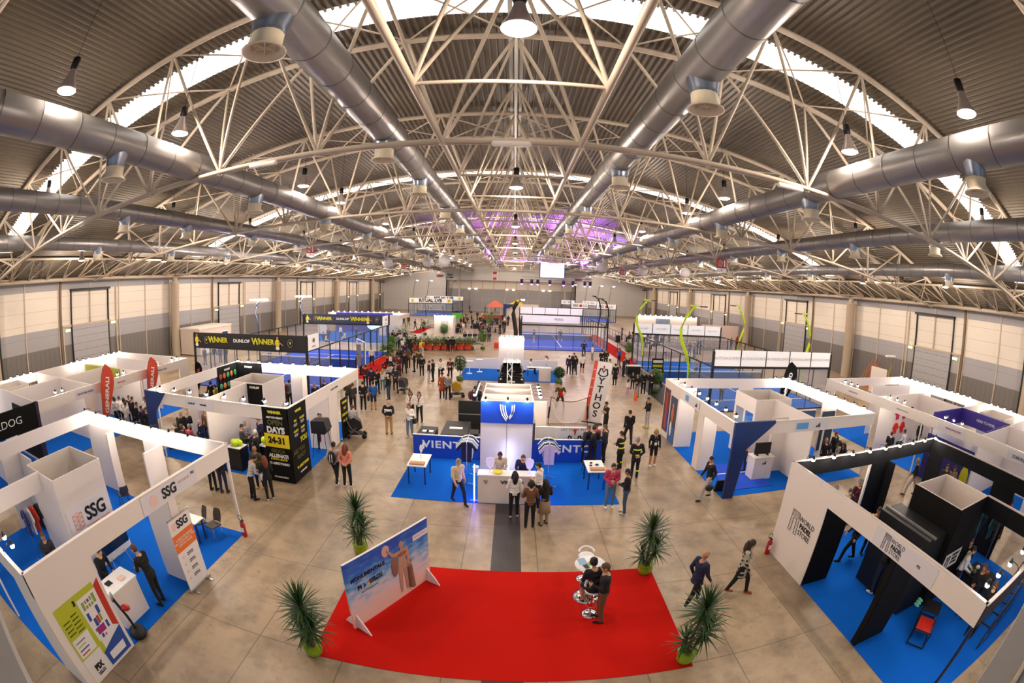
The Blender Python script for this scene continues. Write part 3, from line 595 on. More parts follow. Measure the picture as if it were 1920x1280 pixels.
part(MB().box(20.0, 21.4, 17.02, 17.08, .1, 2.4, mat('player print blue', '5aa6d6', .5)).box(20.0, 21.4, 16.98, 17.02, 1.6, 2.4, mat('print leaf green', '5cab3a', .5)), 'poster', F_)
for yy in (5, 8.4, 11.6, 15.4, 18.4, 20.8): cluster(28.3, yy-.9, 3.03, 0, .6, math.pi, 'glowing spotlight of the %s cluster, right booth row back wall' % {5: 'nearest', 8.4: 'second nearest', 11.6: 'third nearest', 15.4: 'fourth nearest', 18.4: 'next to last', 20.8: 'farthest'}[yy])
for yy in (5.0, 10.6, 15.0, 19.2): spots([(19.85, yy+.6*k, 3.03) for k in range(3)], 0, 'arm spotlight at the %s sign, right booth row front' % {5.0: 'nearest', 10.6: 'second', 15.0: 'third', 19.2: 'farthest'}[yy])

# --- blue and white booth in the middle, lettered VIENTO
carpet(-3.95, 4.2, 14, 18.1, m_blue, 'blue carpet under the middle booth lettered VIENTO')
V_ = empty('exhibition_booth', (0.1, 17, 0), 0, label='middle booth with white tower and blue VIENTO back walls', category='booth')
tb = MB()
for q in ((-.93, 17, 1.1, 17), (-.93, 20.2, 1.1, 20.2), (-.93, 17, -.93, 20.2), (1.1, 17, 1.1, 20.2), (-.93, 18.1, 1.1, 18.1), (-.93, 19.2, 1.1, 19.2)): pan(tb, *q, 0, 2.98, m_white)
tb.box(.08, .1, 16.96, 17, .0, 2.1, m_grey); part(tb, 'tower', V_)
part(MB().box(-.95, 1.12, 16.93, 16.97, 2.08, 2.98, m_vblue), 'blue_header', V_)
lg = MB()
for k in range(3): lg.path([(-.18+.09*k, 16.91, 2.86-.02*k), (-.165+.09*k, 16.91, 2.66), (-.09+.075*k, 16.91, 2.42+.02*k), (.06+.035*k, 16.91, 2.2+.07*k)], .024, m_line, 5)
for k in range(2): lg.path([(.37-.085*k, 16.91, 2.86-.03*k), (.36-.085*k, 16.91, 2.62), (.29-.06*k, 16.91, 2.42+.03*k), (.19-.0*k, 16.91, 2.28+.06*k)], .024, m_line, 5)
part(lg, 'shield_logo', V_)
for x0, x1, sx_ in ((-3.95, -.95, 0), (1.12, 4.25, 0)):
    part(MB().box(x0, x1, 18.0, 18.06, .02, 1.05, m_vblue).box(x0-.02, x1+.02, 17.99, 18.07, 1.05, 1.08, m_line), 'back_wall', V_)
    sign(V_, 'VIENTO', .46, ((x0+x1)/2, 17.98, .64), Fx, m_line, bold=.012, sx=1.22, sp=1.12)
spots([(x, 17.0, 3.0) for x in (-.75, .1, .85)], -math.pi/2, 'arm spotlight above the blue header of the white tower')
spots([(-.93, 17.4+.35*k, 3.0) for k in range(7)], math.pi, 'glowing arm spotlight on the left side of the VIENTO tower')
spots([(1.1, 17.4+.6*k, 3.0) for k in range(4)], 0, 'glowing arm spotlight on the right side of the VIENTO tower')
# ---------------------------------------------------------------- padel courts
def court(x0, x1, y0, lbl, turf, banners, side=None, near=True, frame=m_dk, open_near=False):
    y1 = y0+20; xm = (x0+x1)/2; ym = y0+10
    t = empty('padel_court', (xm, ym, 0), 0, label=lbl, category='sports court')
    part(MB().box(x0, x1, y0, y1, 0, .02, turf), 'turf', t)
    w = .06; L = MB()
    for y in (y0+3.05, y1-3.05): L.box(x0+.05, x1-.05, y-w, y+w, .02, .024, m_line)
    L.box(xm-w, xm+w, y0+3.05, y1-3.05, .02, .0245, m_line); part(L, 'court_marking', t)
    N = MB(); N.box(x0+.1, x1-.1, ym-.012, ym+.012, .1, .84, mat('net mesh', '20262e', .8, alpha=.45, noise=0)).box(x0+.1, x1-.1, ym-.02, ym+.02, .82, .92, m_line)
    part(N, 'net', t)
    for x in (x0+.1, x1-.1): part(MB().box(x-.05, x+.05, ym-.05, ym+.05, 0, 1, m_dk), 'net_post', t)
    for y in (y0, y1):
        for k in range(5):
            a = x0+(x1-x0)*k/5; part(MB().box(a+.04, a+(x1-x0)/5-.04, y-.006, y+.006, .05, 2.98, m_glassm), 'glass_pane', t)
    F = MB()
    for x in (x0, x1):
        for k in range(11):
            y = y0+2*k; h = 4. if k in (0, 1, 2, 8, 9, 10) else 3.; r = .075 if k in (0, 10) else .04; F.box(x-r, x+r, y-r, y+r, 0, h if r > .05 else 3.0, frame)
        F.box(x-.04, x+.04, y0, y1, 2.95, 3.03, frame).box(x-.03, x+.03, y0, y1, .0, .06, frame)
        for yy in (y0, y1-4): part(MB().box(x-.006, x+.006, yy+.05, yy+3.95, .05, 2.95, m_glassm), 'glass_pane', t)
    for y in (y0, y1):
        F.box(x0, x1, y-.06, y+.06, 2.9, 3.06, frame).box(x0, x1, y-.03, y+.03, 0, .06, frame)
        for k in range(1, 5): x = x0+(x1-x0)*k/5; F.box(x-.012, x+.012, y-.02, y+.02, 0, 2.95, frame)
    part(F, 'steel_frame', t)
    for b in banners:
        xa, xb, y, z0, z1, mt, n = b[:7]; B = MB().box(xa, xb, y-.03, y+.03, z0, z1, mt)
        for k in range(n+1): x = xa+(xb-xa)*k/n; B.box(x-.035, x+.035, y-.05, y+.05, z0-.04, z1+.04, frame)
        if n > 1: B.box(xa, xb, y-.05, y+.05, z0-.05, z0, frame)
        part(B, 'banner_board', t)
        for s_, x, sz, m_, bo, sx in b[7]: sign(t, s_, sz, (x, y-.06, (z0+z1)/2), Fx, m_, bold=bo, sx=sx)
    return t
m_bw = mat('white court board added glow', 'f8f4f2', .5, emit=.22, noise=0, ecol='ffffff'); m_bk2 = mat('black court banner', '1e1b1a', .6)  # white boards carry a weak added glow to look brightly lit; not lamps
def winner(xa, y, m2):
    W_ = 10.45; r = [('W', xa+W_*.185, .66, m_yelt, .02, 1), ('INNER', xa+W_*.27, .5, m_yelt, .015, 1), ('DUNLOP', xa+W_*.47, .32, m_line, .012, 1.2), ('W', xa+W_*.595, .66, m_yelt, .02, 1), ('INNER', xa+W_*.68, .5, m_yelt, .015, 1)]
    return (xa, xa+W_, y, 3.02, 4.05, m2, 1, r)
c1 = court(-23.75, -13.3, 26.8, 'dark blue padel court with black and yellow banners behind the OPEN DAYS booth', m_turf, [winner(-23.75, 26.8, m_bk2), winner(-23.6, 46.85, mat('greyblue banner', '343a48', .6))])
def playerprint(t, x, y):
    p = MB(); p.sph((x, y-.05, 3.85), .1, mat('skin print'), 8, (1, .1, 1)).sph((x, y-.05, 3.5), .22, m_yelt, 8, (1, .1, 1.3)).tube((x+.1, y-.05, 3.6), (x+.45, y-.05, 3.35), .05, mat('skin print')).sph((x, y-.05, 3.15), .18, m_line, 8, (1, .1, .7)); part(p, 'player_print', t)
    p = MB(); p.path([(x+1.05+.2*math.cos(a*.5236), y-.05, 3.52+.26*math.sin(a*.5236)) for a in range(12)], .03, m_grey, 5, True); part(p, 'round_emblem', t)
    sign(t, 'V', .22, (x+1.05, y-.06, 3.52), Fx, m_yelt, bold=.02)
for x, y in ((-23.4, 26.75), (-15.6, 26.75), (-23.2, 46.8), (-15.6, 46.8)): playerprint(c1, x, y)
for y in (26.8, 44.8): part(MB().box(-13.34, -13.26, y+.06, y+1.9, 3.02, 4.05, m_bw), 'side_board', c1); sign(c1, 'M', .4, (-13.2, y+.95, 3.65), (0, 1, 0), mat('dark red print', '8a2638'), bold=.01); sign(c1, 'HOTELS', .16, (-13.2, y+.95, 3.25), (0, 1, 0), mat('dark red print'))
A5 = lambda xa, W_, s_: [(s_, xa+W_*(k+.5)/5, .26, mat('faint grey lettering', 'c4bcbc', .6, noise=0), .0, 1) for k in range(5)] if s_ else []
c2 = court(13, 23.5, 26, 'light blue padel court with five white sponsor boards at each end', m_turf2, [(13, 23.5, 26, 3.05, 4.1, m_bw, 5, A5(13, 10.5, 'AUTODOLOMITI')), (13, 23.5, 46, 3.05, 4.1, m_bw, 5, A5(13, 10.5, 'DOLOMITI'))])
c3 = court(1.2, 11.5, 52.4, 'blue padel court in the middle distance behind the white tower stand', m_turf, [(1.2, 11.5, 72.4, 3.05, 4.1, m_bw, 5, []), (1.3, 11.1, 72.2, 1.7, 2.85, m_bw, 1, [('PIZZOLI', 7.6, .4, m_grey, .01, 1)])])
rl = [('RITUAL LVB', -19.2, 1.1, m_dk, .05, .95)]
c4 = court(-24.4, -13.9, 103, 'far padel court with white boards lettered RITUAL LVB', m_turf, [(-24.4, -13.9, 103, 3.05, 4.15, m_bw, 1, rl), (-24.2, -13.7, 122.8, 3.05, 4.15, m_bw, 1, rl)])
for x in (-23.5, -14.8):
    for y in (102.9, 122.7): part(MB().sph((x, y, 3.6), .38, m_yelt, 12, (1, .08, 1)), 'round_emblem', c4)
lg_ = lambda a, b: [('SSG', a, .75, m_dk, .02, 1), ('LG', b, .8, m_grey, .02, 1)]
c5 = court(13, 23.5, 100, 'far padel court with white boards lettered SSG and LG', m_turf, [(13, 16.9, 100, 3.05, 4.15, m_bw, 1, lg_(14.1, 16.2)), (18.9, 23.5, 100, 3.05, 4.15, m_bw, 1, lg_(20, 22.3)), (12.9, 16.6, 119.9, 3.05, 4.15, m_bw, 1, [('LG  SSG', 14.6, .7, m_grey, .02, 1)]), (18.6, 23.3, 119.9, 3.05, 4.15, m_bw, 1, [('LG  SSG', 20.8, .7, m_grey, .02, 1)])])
for x in (15.25, 21.2): part(MB().sph((x, 99.9, 3.6), .32, m_pred, 12, (1, .08, 1)), 'round_emblem', c5)
# curved acid-yellow light masts
m_acid = mat('acid yellow paint', 'cdf018', .45, noise=.02)
for k, (x, y, s, w) in enumerate(((13, 29.9, -1, 'near left'), (13, 41.9, -1, 'far left'), (23.5, 29.9, 1, 'near right'), (23.5, 41.9, 1, 'far right'))):
    t = empty('light_mast', (x, y, 0), 0, label='curved acid yellow light mast at the %s side of the light blue padel court' % w, category='light mast')
    pts = [(s*.08, 0, 1.3), (s*.1, 0, 2.4), (s*.35, 0, 3.2), (s*.8, .1, 4.2), (s*.85, .2, 5.0), (s*.55, .1, 5.8), (s*.1, 0, 6.4), (-s*.1, 0, 6.65)]
    MB().path(pts, [.05, .09, .12, .12, .11, .1, .08, .07], m_acid, 8).obj('curved_pole', t)
    MB().box(-s*.1-.35, -s*.1+.35, -.1, .1, 6.65, 6.75, m_acid).box(-s*.75-.25, -s*.75+.25, -.25, .25, 6.62, 6.7, m_dk).obj('lamp_head', t)
# thin black masts with floodlights at the other courts
def mast(x, y, s, lbl, h=6.3, glow=True, r=.09, n=2):
    t = empty('light_mast', (x, y, 0), 0, label=lbl, category='light mast')
    MB().path([(0, 0, 0), (0, 0, 2.2), (-s*.35, 0, 4.2), (-s*.3, 0, 5), (s*.1, 0, h)], r, m_dk, 6).obj('bent_pole', t)
    for q in range(n):
        a = (q-.5)*1.1 if n > 1 else 0
        MB().tube((s*.1, 0, h-.1), (s*.7, a, h+.3), .05, m_dk).box(s*.7-.2, s*.7+.2, a-.15, a+.15, h+.22, h+.32, m_spotglow if glow else m_dk).obj('lamp_head', t)
mast(.55, 52.3, 1, 'big black bent light mast left of the middle court', 5.6, True, .28); mast(11.95, 56, -1, 'black bent light mast at the right of the middle court, nearer one', 6.0, False, .1)
mast(12.1, 62, -1, 'black bent light mast at the right of the middle court, farther one', 6.2, False, .1)
for k, (x, y) in enumerate(((-24, 107), (-20.5, 107), (-14.6, 107), (14, 106), (17.5, 106), (20.4, 106), (23.4, 106))): mast(x, y, 1, 'thin black floodlight mast over the far court lettered %s' % ('RITUAL LVB' if x < 0 else 'SSG and LG')+', %s from its left' % ORD[k if k < 3 else k-3], 8., x not in (-14.6,), .05, 1)
for k, (x, y) in enumerate(((-23.9, 37), (-23.9, 47))):
    t = empty('light_mast', (x, y, 0), 0, label='blue bent mast with %s white floodlights left of the dark blue court' % ('three' if k == 0 else 'far'), category='light mast')
    MB().path([(0, 0, 0), (0, 0, 3.5), (-.4, 0, 4.8), (-.2, 0, 5.6), (.3, 0, 6.1)], .07, mat('slate blue paint', '33486e', .4), 6).obj('bent_pole', t)
    for q in range(3): MB().box(-.9+q*.75, -.45+q*.75, -.2, .2, 5.95, 6.1, m_spotglow).obj('lamp_head', t)
# ---------------------------------------------------------------- plants
m_leaf = mat('yucca leaf', '2f4f22', .5, noise=.25, scale=4); m_palm = mat('palm leaf', '4f7a2c', .5, noise=.25, scale=4); m_trunk = mat('trunk brown', '5b4a35', .8, noise=.2, scale=20); m_foil = mat('green foil wrap', '8aa81e', .35, noise=.25, scale=12)
def blade(mb, p, d, L, w, mt, droop=.25, n=4):
    d = d.normalized(); sd = d.cross(Vector((0, 0, 1))).normalized() if abs(d.z) < .98 else Vector((1, 0, 0)); vs = []; fs = []
    for i in range(n+1):
        t = i/n; c = p+d*L*t+Vector((0, 0, -droop*L*t*t)); ww = w*(1-t)**.7*(.6+.4*min(1, t*4)); vs += [c-sd*ww, c+sd*ww]
    for i in range(n): fs.append((2*i, 2*i+1, 2*i+3, 2*i+2))
    mb.add(vs, fs, mt, True)
def yucca(x, y, seed, lbl, H=1.9, lean=(0, 0)):
    rr = random.Random(seed); t = empty('potted_yucca', (x, y, .012 if abs(x) < 4.1 else 0), 0, label=lbl, category='plant')
    MB().lathe([(.14, 0), (.19, .06), (.21, .2), (.18, .28), (.23, .34), (.16, .32), (.05, .28)], m_foil, n=14).obj('pot_wrap', t)
    tr = MB(); lf = MB(); heads = []
    for j, (h, ox, oy) in enumerate(((H*.62, .0, .02), (H*.36, .1, -.06), (H*.22, -.1, .05))):
        top = Vector((ox*1.6+lean[0]*h, oy+lean[1]*h, .3+h)); tr.path([(ox*.5, oy*.5, .25), (ox, oy, .3+h*.5), top], [.045, .035, .03], m_trunk, 7); heads.append((top, .7-.1*j, int(110-34*j)))
    tr.obj('trunk', t)
    for top, L, n in heads:
        for k in range(n):
            a = k*2.399+rr.random()*.3; e = 1.35-1.75*(k/n)+rr.uniform(-.1, .1)
            d = Vector((math.cos(a)*math.cos(e), math.sin(a)*math.cos(e), math.sin(e))); blade(lf, top-Vector((0, 0, .28*k/n)), d, L*rr.uniform(.8, 1.1)*(1 if e > -.2 else .8), .028, m_leaf, .2)
    lf.obj('foliage', t); return t
yucca(-3.72, 5.95, 1, 'potted yucca in green foil at the near left corner of the red carpet', 2.0)
yucca(4.05, 6.12, 2, 'potted yucca in green foil at the near right corner of the red carpet', 2.1, (.1, .06))
yucca(4.0, 9.72, 3, 'potted yucca in green foil at the far right corner of the red carpet', 1.95)
yucca(-3.9, 10.25, 4, 'potted yucca behind the sky-blue board, far left of the red carpet', 2.0)
def tree(x, y, seed, lbl, H=2.2, rad=.5, name='potted_tree', palm=False, mt=None):
    rr = random.Random(seed); t = empty(name, (x, y, 0), 0, label=lbl, category='plant'); mt = mt or m_leaf
    MB().lathe([(.18, 0), (.26, .05), (.28, .3), (.22, .34)], mat('pot green', '4d6e28', .6), n=12).obj('pot', t)
    MB().path([(0, 0, .2), (.03, 0, H*.4), (0, .02, H*.7)], [.04, .03, .02], m_trunk, 6).obj('trunk', t)
    lf = MB()
    if palm:
        for k in range(22):
            a = k*2.4; e = 1.2-1.1*k/22; b = Vector((0, 0, H*.45)); d = Vector((math.cos(a)*math.cos(e), math.sin(a)*math.cos(e), math.sin(e))); L = H*.7
            for q in range(7):
                u = .2+.11*q; p = b+d*L*u+Vector((0, 0, -.35*L*u*u)); s = d.cross(Vector((0, 0, 1))).normalized()
                for sg in (-1, 1): blade(lf, p, (s*sg+d*.7-Vector((0, 0, .3))), .36*rad/.5, .085, mt, .2, 2)
    else:
        for k in range(420):
            a = rr.uniform(0, 6.28); z = rr.uniform(-1, 1); r_ = rad*math.sqrt(max(0, 1-z*z))*rr.uniform(.5, 1); p = Vector((math.cos(a)*r_, math.sin(a)*r_, H*.68+z*H*.27))
            blade(lf, p, Vector((math.cos(a), math.sin(a), rr.uniform(-.6, .5))), .24, .085, mt, .3, 2)
    lf.obj('foliage', t); return t
m_leaf2 = mat('bright leaf', '5c8f2a', .5, noise=.2)
tree(*at(862, 713), 5, 'small potted tree at the left corner of the car stand carpet', 2.1, .45); tree(*at(1047, 718), 6, 'small potted tree at the right corner of the car stand carpet', 1.35, .4)
for k, (u, v, h, pm, l) in enumerate(((755, 642, 2.6, 1, 'broad palm at the left end of the red seating'), (797, 628, 2.8, 1, 'tall palm behind the red seating left of the white cube'), (832, 636, 2.2, 0, 'banana plant in front of the white cube booth'), (905, 655, 2.4, 0, 'leafy plant at the right end of the red seating'), (726, 666, 1.6, 1, 'small palm at the corner of the dark blue court'), (734, 660, 1.9, 0, 'bright green plant beside the small court palm'), (1178, 672, 1.9, 0, 'bright green plant by the seating area, right of the middle court'), (917, 622, 3.0, 0, 'bamboo plant right of the red seating'), (1227, 735, 1.9, 0, 'bushy plant at the edge of the black stand, right aisle'))):
    tree(*at(u, v), 10+k, l, h, .75 if pm else .5, 'potted_plant', bool(pm), m_leaf2 if 'bright' in l or 'bamboo' in l else m_palm)
for k in range(9):
    x, y = at(768+14.6*k, 655); tree(x, y, 30+k, 'low palm in the row in front of the red seating, %s from its left end' % ORD[k], 1.8, .62, 'potted_palm', True, m_palm)
    if k < 8:
        x, y = at(775+14.6*k, 656); t = empty('red_armchair', (x, y+.3, 0), 0, label='red upholstered armchair in the seating row, %s from its left end' % ORD[k], category='armchair', group='red armchairs between the palms')
        MB().box(-.38, .38, -.35, .35, .1, .45, mat('coral upholstery', 'dc4a34', .8)).obj('seat', t); MB().prism([(-.4, .1), (.4, .1), (.36, .95), (-.36, .95)], -.45, -.35, mat('coral upholstery'), lambda u, v, w: (u, w, v)).obj('backrest', t)
        MB().sph((0, -.1, .62), .2, mat('grey cushion', 'cfc6c2', .8), 8, (1, .6, .8)).obj('cushion', t)
# ---------------------------------------------------------------- foreground: red carpet, sky board, high table
c = MB(); c.prism([(-3.78, 5.9), (4.2, 5.9), (4.22, 9.95), (-3.8, 9.95)], 0, .012, m_red); c.obj('red_carpet', label='big red carpet in the foreground', category='carpet')
def skymat():
    m = mat('sky print', '2f78d0', .45, noise=0); nt = m.node_tree; b = nt.nodes['Principled BSDF']; tc = nt.nodes.new('ShaderNodeTexCoord'); sp = nt.nodes.new('ShaderNodeSeparateXYZ'); nt.links.new(tc.outputs['Generated'], sp.inputs[0])
    n = nt.nodes.new('ShaderNodeTexNoise'); n.inputs['Scale'].default_value = 3; n.inputs['Detail'].default_value = 7; mp = nt.nodes.new('ShaderNodeMapping'); mp.inputs['Scale'].default_value = (1, 1, 2.6); nt.links.new(tc.outputs['Object'], mp.inputs[0]); nt.links.new(mp.outputs[0], n.inputs[0])
    v = mathn(nt, 'ADD', sp.outputs[2], mathn(nt, 'MULTIPLY', mathn(nt, 'SUBTRACT', n.outputs[0], .5), -.9)); r = nt.nodes.new('ShaderNodeValToRGB'); nt.links.new(v, r.inputs[0]); e = r.color_ramp.elements
    e[0].position = .12; e[0].color = lin('e8c4b4'); e[1].position = 1; e[1].color = lin('1a52b4')
    for p_, c_ in ((.35, 'd5cdd0'), (.5, '9fc0d8'), (.62, '6aa6d6'), (.78, '2c74cc')): q = e.new(p_); q.color = lin(c_)
    nt.links.new(r.outputs[0], b.inputs['Base Color']); return m
a0 = Vector((-3.08, 6.98, 0)); a1 = Vector((-1.74, 9.42, 0)); dv = (a1-a0).normalized(); LB = (a1-a0).length; ang = math.atan2(dv.y, dv.x)
t = empty('display_board', ((a0+a1)/2).to_tuple()[:2]+(.012,), ang, label='large sky-printed board lettered MONUMENTALE standing on the red carpet', category='board')
MB().box(-LB/2, LB/2, -.02, .02, .05, 1.92, skymat()).obj('printed_panel', t); MB().box(-LB/2, LB/2, .0195, .03, .05, 1.93, m_line).box(-LB/2, LB/2, -.02, .02, 1.92, 1.935, m_line).obj('white_backing', t)
for x in (-LB/2+.12, LB/2-.12): MB().prism([(-.42, 0), (.42, 0), (.3, .16), (.03, .42), (-.03, .42), (-.3, .16)], -.015, .015, m_line, lambda u, v, w: (x+w, u, v)).obj('support_foot', t)
fr = lambda x, z: pose((x, -.024, z), (1, 0, 0), (0, 0, 1))
text('MONUMENTALE.', .145, m_dk, fr(-.7, 1.4), t, .004); text('PI', .17, m_dk, fr(-1.02, 1.12), t, .006); text('PADEL ITALY\nEXPERIENCE', .072, m_dk, fr(-.5, 1.14), t, .003); text('FIERA ROMA 24-26 MARZO', .045, m_grey, fr(-.72, .96), t)
b = MB(); b.prism([(-.9, 1.04), (-.8, 1.12), (-.9, 1.2)], -.026, -.022, m_pblue, lambda u, v, w: (u, w, v)).prism([(-.8, 1.12), (-.72, 1.04), (-.72, 1.15)], -.026, -.022, m_yel, lambda u, v, w: (u, w, v)).prism([(-.8, 1.12), (-.72, 1.15), (-.7, 1.21)], -.026, -.022, m_pred, lambda u, v, w: (u, w, v)); b.obj('cross_logo', t)
MB().box(.83, 1.38, -.026, -.022, 1.5, 1.66, m_sgr).obj('partner_strip', t); text('partners of padel', .06, m_grey, fr(1.1, 1.59), t)
m_mar = mat('marble print', 'b8907a', .6, noise=.3, scale=14); m_mard = mat('marble fold print', '8a6654', .6, noise=.3, scale=14)
f_ = lambda u, v: (u, -.026, v)
BOARD = t
def stool(x, y, lbl, h=.78, arms=True):
    t = empty('bar_stool', (x, y, .012), 0, label=lbl, category='stool')
    MB().lathe([(.21, 0), (.215, .012), (.12, .03), (.03, .05)], m_chrome, n=20).obj('base', t); MB().tube((0, 0, .04), (0, 0, h-.04), .025, m_chrome, 8).path([(.13*math.cos(a*.628), .13*math.sin(a*.628), .3) for a in range(10)], .008, m_chrome, 5, True).obj('column_stem', t)
    MB().lathe([(.03, h-.05), (.2, h-.02), (.21, h), (.17, h+.01), (.03, h-.0)], m_line, n=16).path([(.2*math.cos(a), .2*math.sin(a), h+.12+.05*math.sin(a)) for a in [math.pi*(.0+k/10) for k in range(11)]], .03, m_line, 6).obj('seat', t)
t = empty('high_table', (2.24, 8.85, .012), 0, label='round white high table with chrome foot on the red carpet', category='table')
MB().lathe([(.35, 0), (.355, .014), (.2, .04), (.04, .07)], m_chrome, n=24).obj('base', t); MB().tube((0, 0, .05), (0, 0, 1.04), .035, m_chrome, 10).obj('column_stem', t); MB().lathe([(.02, 1.03), (.37, 1.03), (.38, 1.045), (.37, 1.06), (.02, 1.06)], m_line, n=28).obj('table_top', t)
stool(2.28, 9.62, 'white bar stool behind the round high table'); stool(2.24, 8.13, 'white bar stool under the seated person in black'); 
z = 1.075
for k, (x, y, w, h, a, m_, l) in enumerate(((2.05, 8.95, .2, .28, .2, mat('brochure blue', '8fb2d6', .5), 'light blue brochure'), (2.12, 8.72, .12, .16, .4, m_dk, 'black tablet with a picture'), (2.22, 8.83, .15, .12, .9, mat('brochure green', '7fae2a', .5), 'green leaflet'), (2.42, 8.9, .2, .28, -.2, mat('brochure pale', 'dfe7ee', .5), 'pale brochure'))):
    o = MB().box(-w/2, w/2, -h/2, h/2, 0, .006, m_).obj('brochure', label=l+' lying on the round high table', category='brochure'); o.location = (x, y, z); o.rotation_euler.z = a
# ---------------------------------------------------------------- VIENTO stand things
def counter(name, x0, x1, y0, y1, h, lbl, m_=None, top=None):
    t = empty(name, ((x0+x1)/2, (y0+y1)/2, .013), 0, label=lbl, category='counter'); part(MB().box(x0, x1, y0, y1, 0, h-.04, m_ or m_white), 'counter_body', t).location.z = 0
    part(MB().box(x0-.02, x1+.02, y0-.02, y1+.02, h-.04, h, top or m_line), 'counter_top', t).location.z = 0; return t
v_ = counter('reception_counter', -.82, 1.15, 14.03, 14.5, 1.1, 'white reception counter with shield logo and VIENTO lettering')
sign(v_, 'VIENTO', .17, (.35, 14.02, .85), Fx, bold=.006, sx=1.3)
lg = MB()
for k in range(3): lg.path([(-.62+k*.035, 14.02, .93), (-.61+k*.035, 14.02, .85), (-.55+k*.015, 14.02, .78)], .007, m_grey, 4)
lg.path([(-.5, 14.02, .93), (-.5, 14.02, .84), (-.54, 14.02, .78)], .007, m_grey, 4); part(lg, 'shield_logo', v_)
def table(x0, x1, y0, y1, h, lbl, leg=m_navy):
    t = empty('table', ((x0+x1)/2, (y0+y1)/2, .013), 0, label=lbl, category='table'); X, Y = (x1-x0)/2, (y1-y0)/2
    MB().box(-X, X, -Y, Y, h-.03, h, m_line).obj('table_top', t)
    for sx in (-1, 1):
        for sy in (-1, 1): MB().box(sx*(X-.06)-.025, sx*(X-.06)+.025, sy*(Y-.08)-.025, sy*(Y-.08)+.025, 0, h-.03, leg).obj('leg', t)
    return t
table(-3.6, -2.85, 15.15, 16.45, .78, 'white display table with dark blue legs left of the VIENTO counter'); table(3.16, 3.88, 15.15, 16.35, .78, 'white display table with dark blue legs right of the VIENTO counter')
for x, l in ((-3.22, 'left'), (3.55, 'right')): MB().box(x-.28, x+.28, 15.25, 15.5, .795, .86, mat('cardboard', 'c29468', .8)).obj('cardboard_box', label='flat cardboard box on the %s VIENTO display table' % l, category='box')
def lam(p0, p1, r, mt_=None): return MB().tube(p0, p1, r, mt_ or m_line)
t = empty('racket_stand', (-3.2, 15.95, .795), 0, label='white racket-shaped display piece on the left VIENTO table', category='display stand')
MB().tube((0, 0, 0), (.02, 0, .3), .02, m_line).obj('post', t); MB().sph((.03, 0, .42), .14, m_line, 10, (.5, .3, 1.2)).sph((.12, 0, .55), .1, m_line, 10, (.5, .3, 1.5)).obj('racket_shape', t)
for x, y, r_, l, m_ in ((3.4, 16.0, .05, 'small black bottle', m_dk), (3.6, 15.8, .06, 'dark blue cap', m_navy), (3.35, 15.75, .05, 'black spray can', m_dk)): MB().sph((x, y, .795+r_*.6), r_, m_, 8, (1.4, 1, .6)).obj('small_item', label=l+' on the right VIENTO display table', category='item')
for x, l in ((-.42, 'left'), (.93, 'right')):
    t = empty('racket_sign', (x, 14.3, 1.113), 0, label='shield-shaped acrylic sign on the %s end of the VIENTO counter' % l, category='sign')
    MB().tube((0, 0, 0), (0, 0, .16), .02, m_line).box(-.06, .06, -.05, .05, 0, .02, m_line).obj('stem', t); MB().prism([(0, .12), (.1, .22), (.16, .42), (.12, .52), (0, .56), (-.12, .52), (-.16, .42), (-.1, .22)], -.012, .012, mat('frosted acrylic', 'e6dcec', .2, emit=.25, noise=0, ecol='cfc4ff'), lambda u, v, w: (u, w, v)).obj('shield', t)
MB().lathe([(.12, 0), (.17, .03), (.17, .06), (.1, .05)], m_yel, (-.15, 14.25, 1.113), 14).obj('bowl', label='yellow bowl of lemons on the VIENTO counter', category='bowl')
m_neon = mat('neon tube', 'eef0ff', .3, emit=30, noise=0, ecol='c8ccff'); m_neonb = mat('violet neon tube', 'cfd0ff', .3, emit=34, noise=0, ecol='7a70ff')
for x, y, z0, z1, l, m_ in ((-.95, 14.1, .05, 1.45, 'violet-blue glowing light tube standing left of the VIENTO counter', m_neonb), (.2, 16.6, .05, 1.3, 'white glowing light tube standing behind the VIENTO counter', m_neon), (1.28, 14.1, .05, 1.35, 'violet glowing light tube standing right of the VIENTO counter', m_neonb)):
    t = empty('light_tube', (x, y, .013), 0, label=l, category='lamp'); MB().tube((0, 0, z0), (0, 0, z1), .022, m_, 8).obj('glowing_tube', t); f = MB()
    for a in (0.5, 2.6, 4.7): f.tube((0, 0, .05), (.16*math.cos(a), .16*math.sin(a), .01), .012, m_line, 5)
    f.obj('tripod_foot', t)
def shirt(mb, x, y, z, w, L, m_, sleeves=True, a=0):
    f = lambda u, v, d: (x+u*math.cos(a)-d*math.sin(a), y+u*math.sin(a)+d*math.cos(a), z+v)
    mb.prism([(-w*.45, -L), (w*.45, -L), (w*.5, -.14), (w*.85, -.34), (w*1.0, -.24), (w*.5, 0), (.06, .04), (-.06, .04), (-w*.5, 0), (-w*1.0, -.24), (-w*.85, -.34), (-w*.5, -.14)], -.03, .03, m_, f)
def rack(x, y, lbl, cols, n0='garment_rack'):
    t = empty(n0, (x, y, .013), 0, label=lbl, category='clothes rack'); r = MB().tube((0, -.5, 1.75), (0, .5, 1.75), .015, m_chrome)
    for yy in (-.45, .45):
        r.tube((0, yy, 0), (0, yy, 1.75), .015, m_chrome)
        for sx in (-1, 1): r.tube((0, yy, .1), (sx*.32, yy, .02), .012, m_chrome)
    r.obj('rail_frame', t)
    for k, c_ in enumerate(cols): m = MB(); shirt(m, 0, -.42+k*.84/max(1, len(cols)-1), 1.7, .4, .75, mat('cloth '+c_, c_, .9), a=.05*(k % 3-1)); m.obj('garment', t)
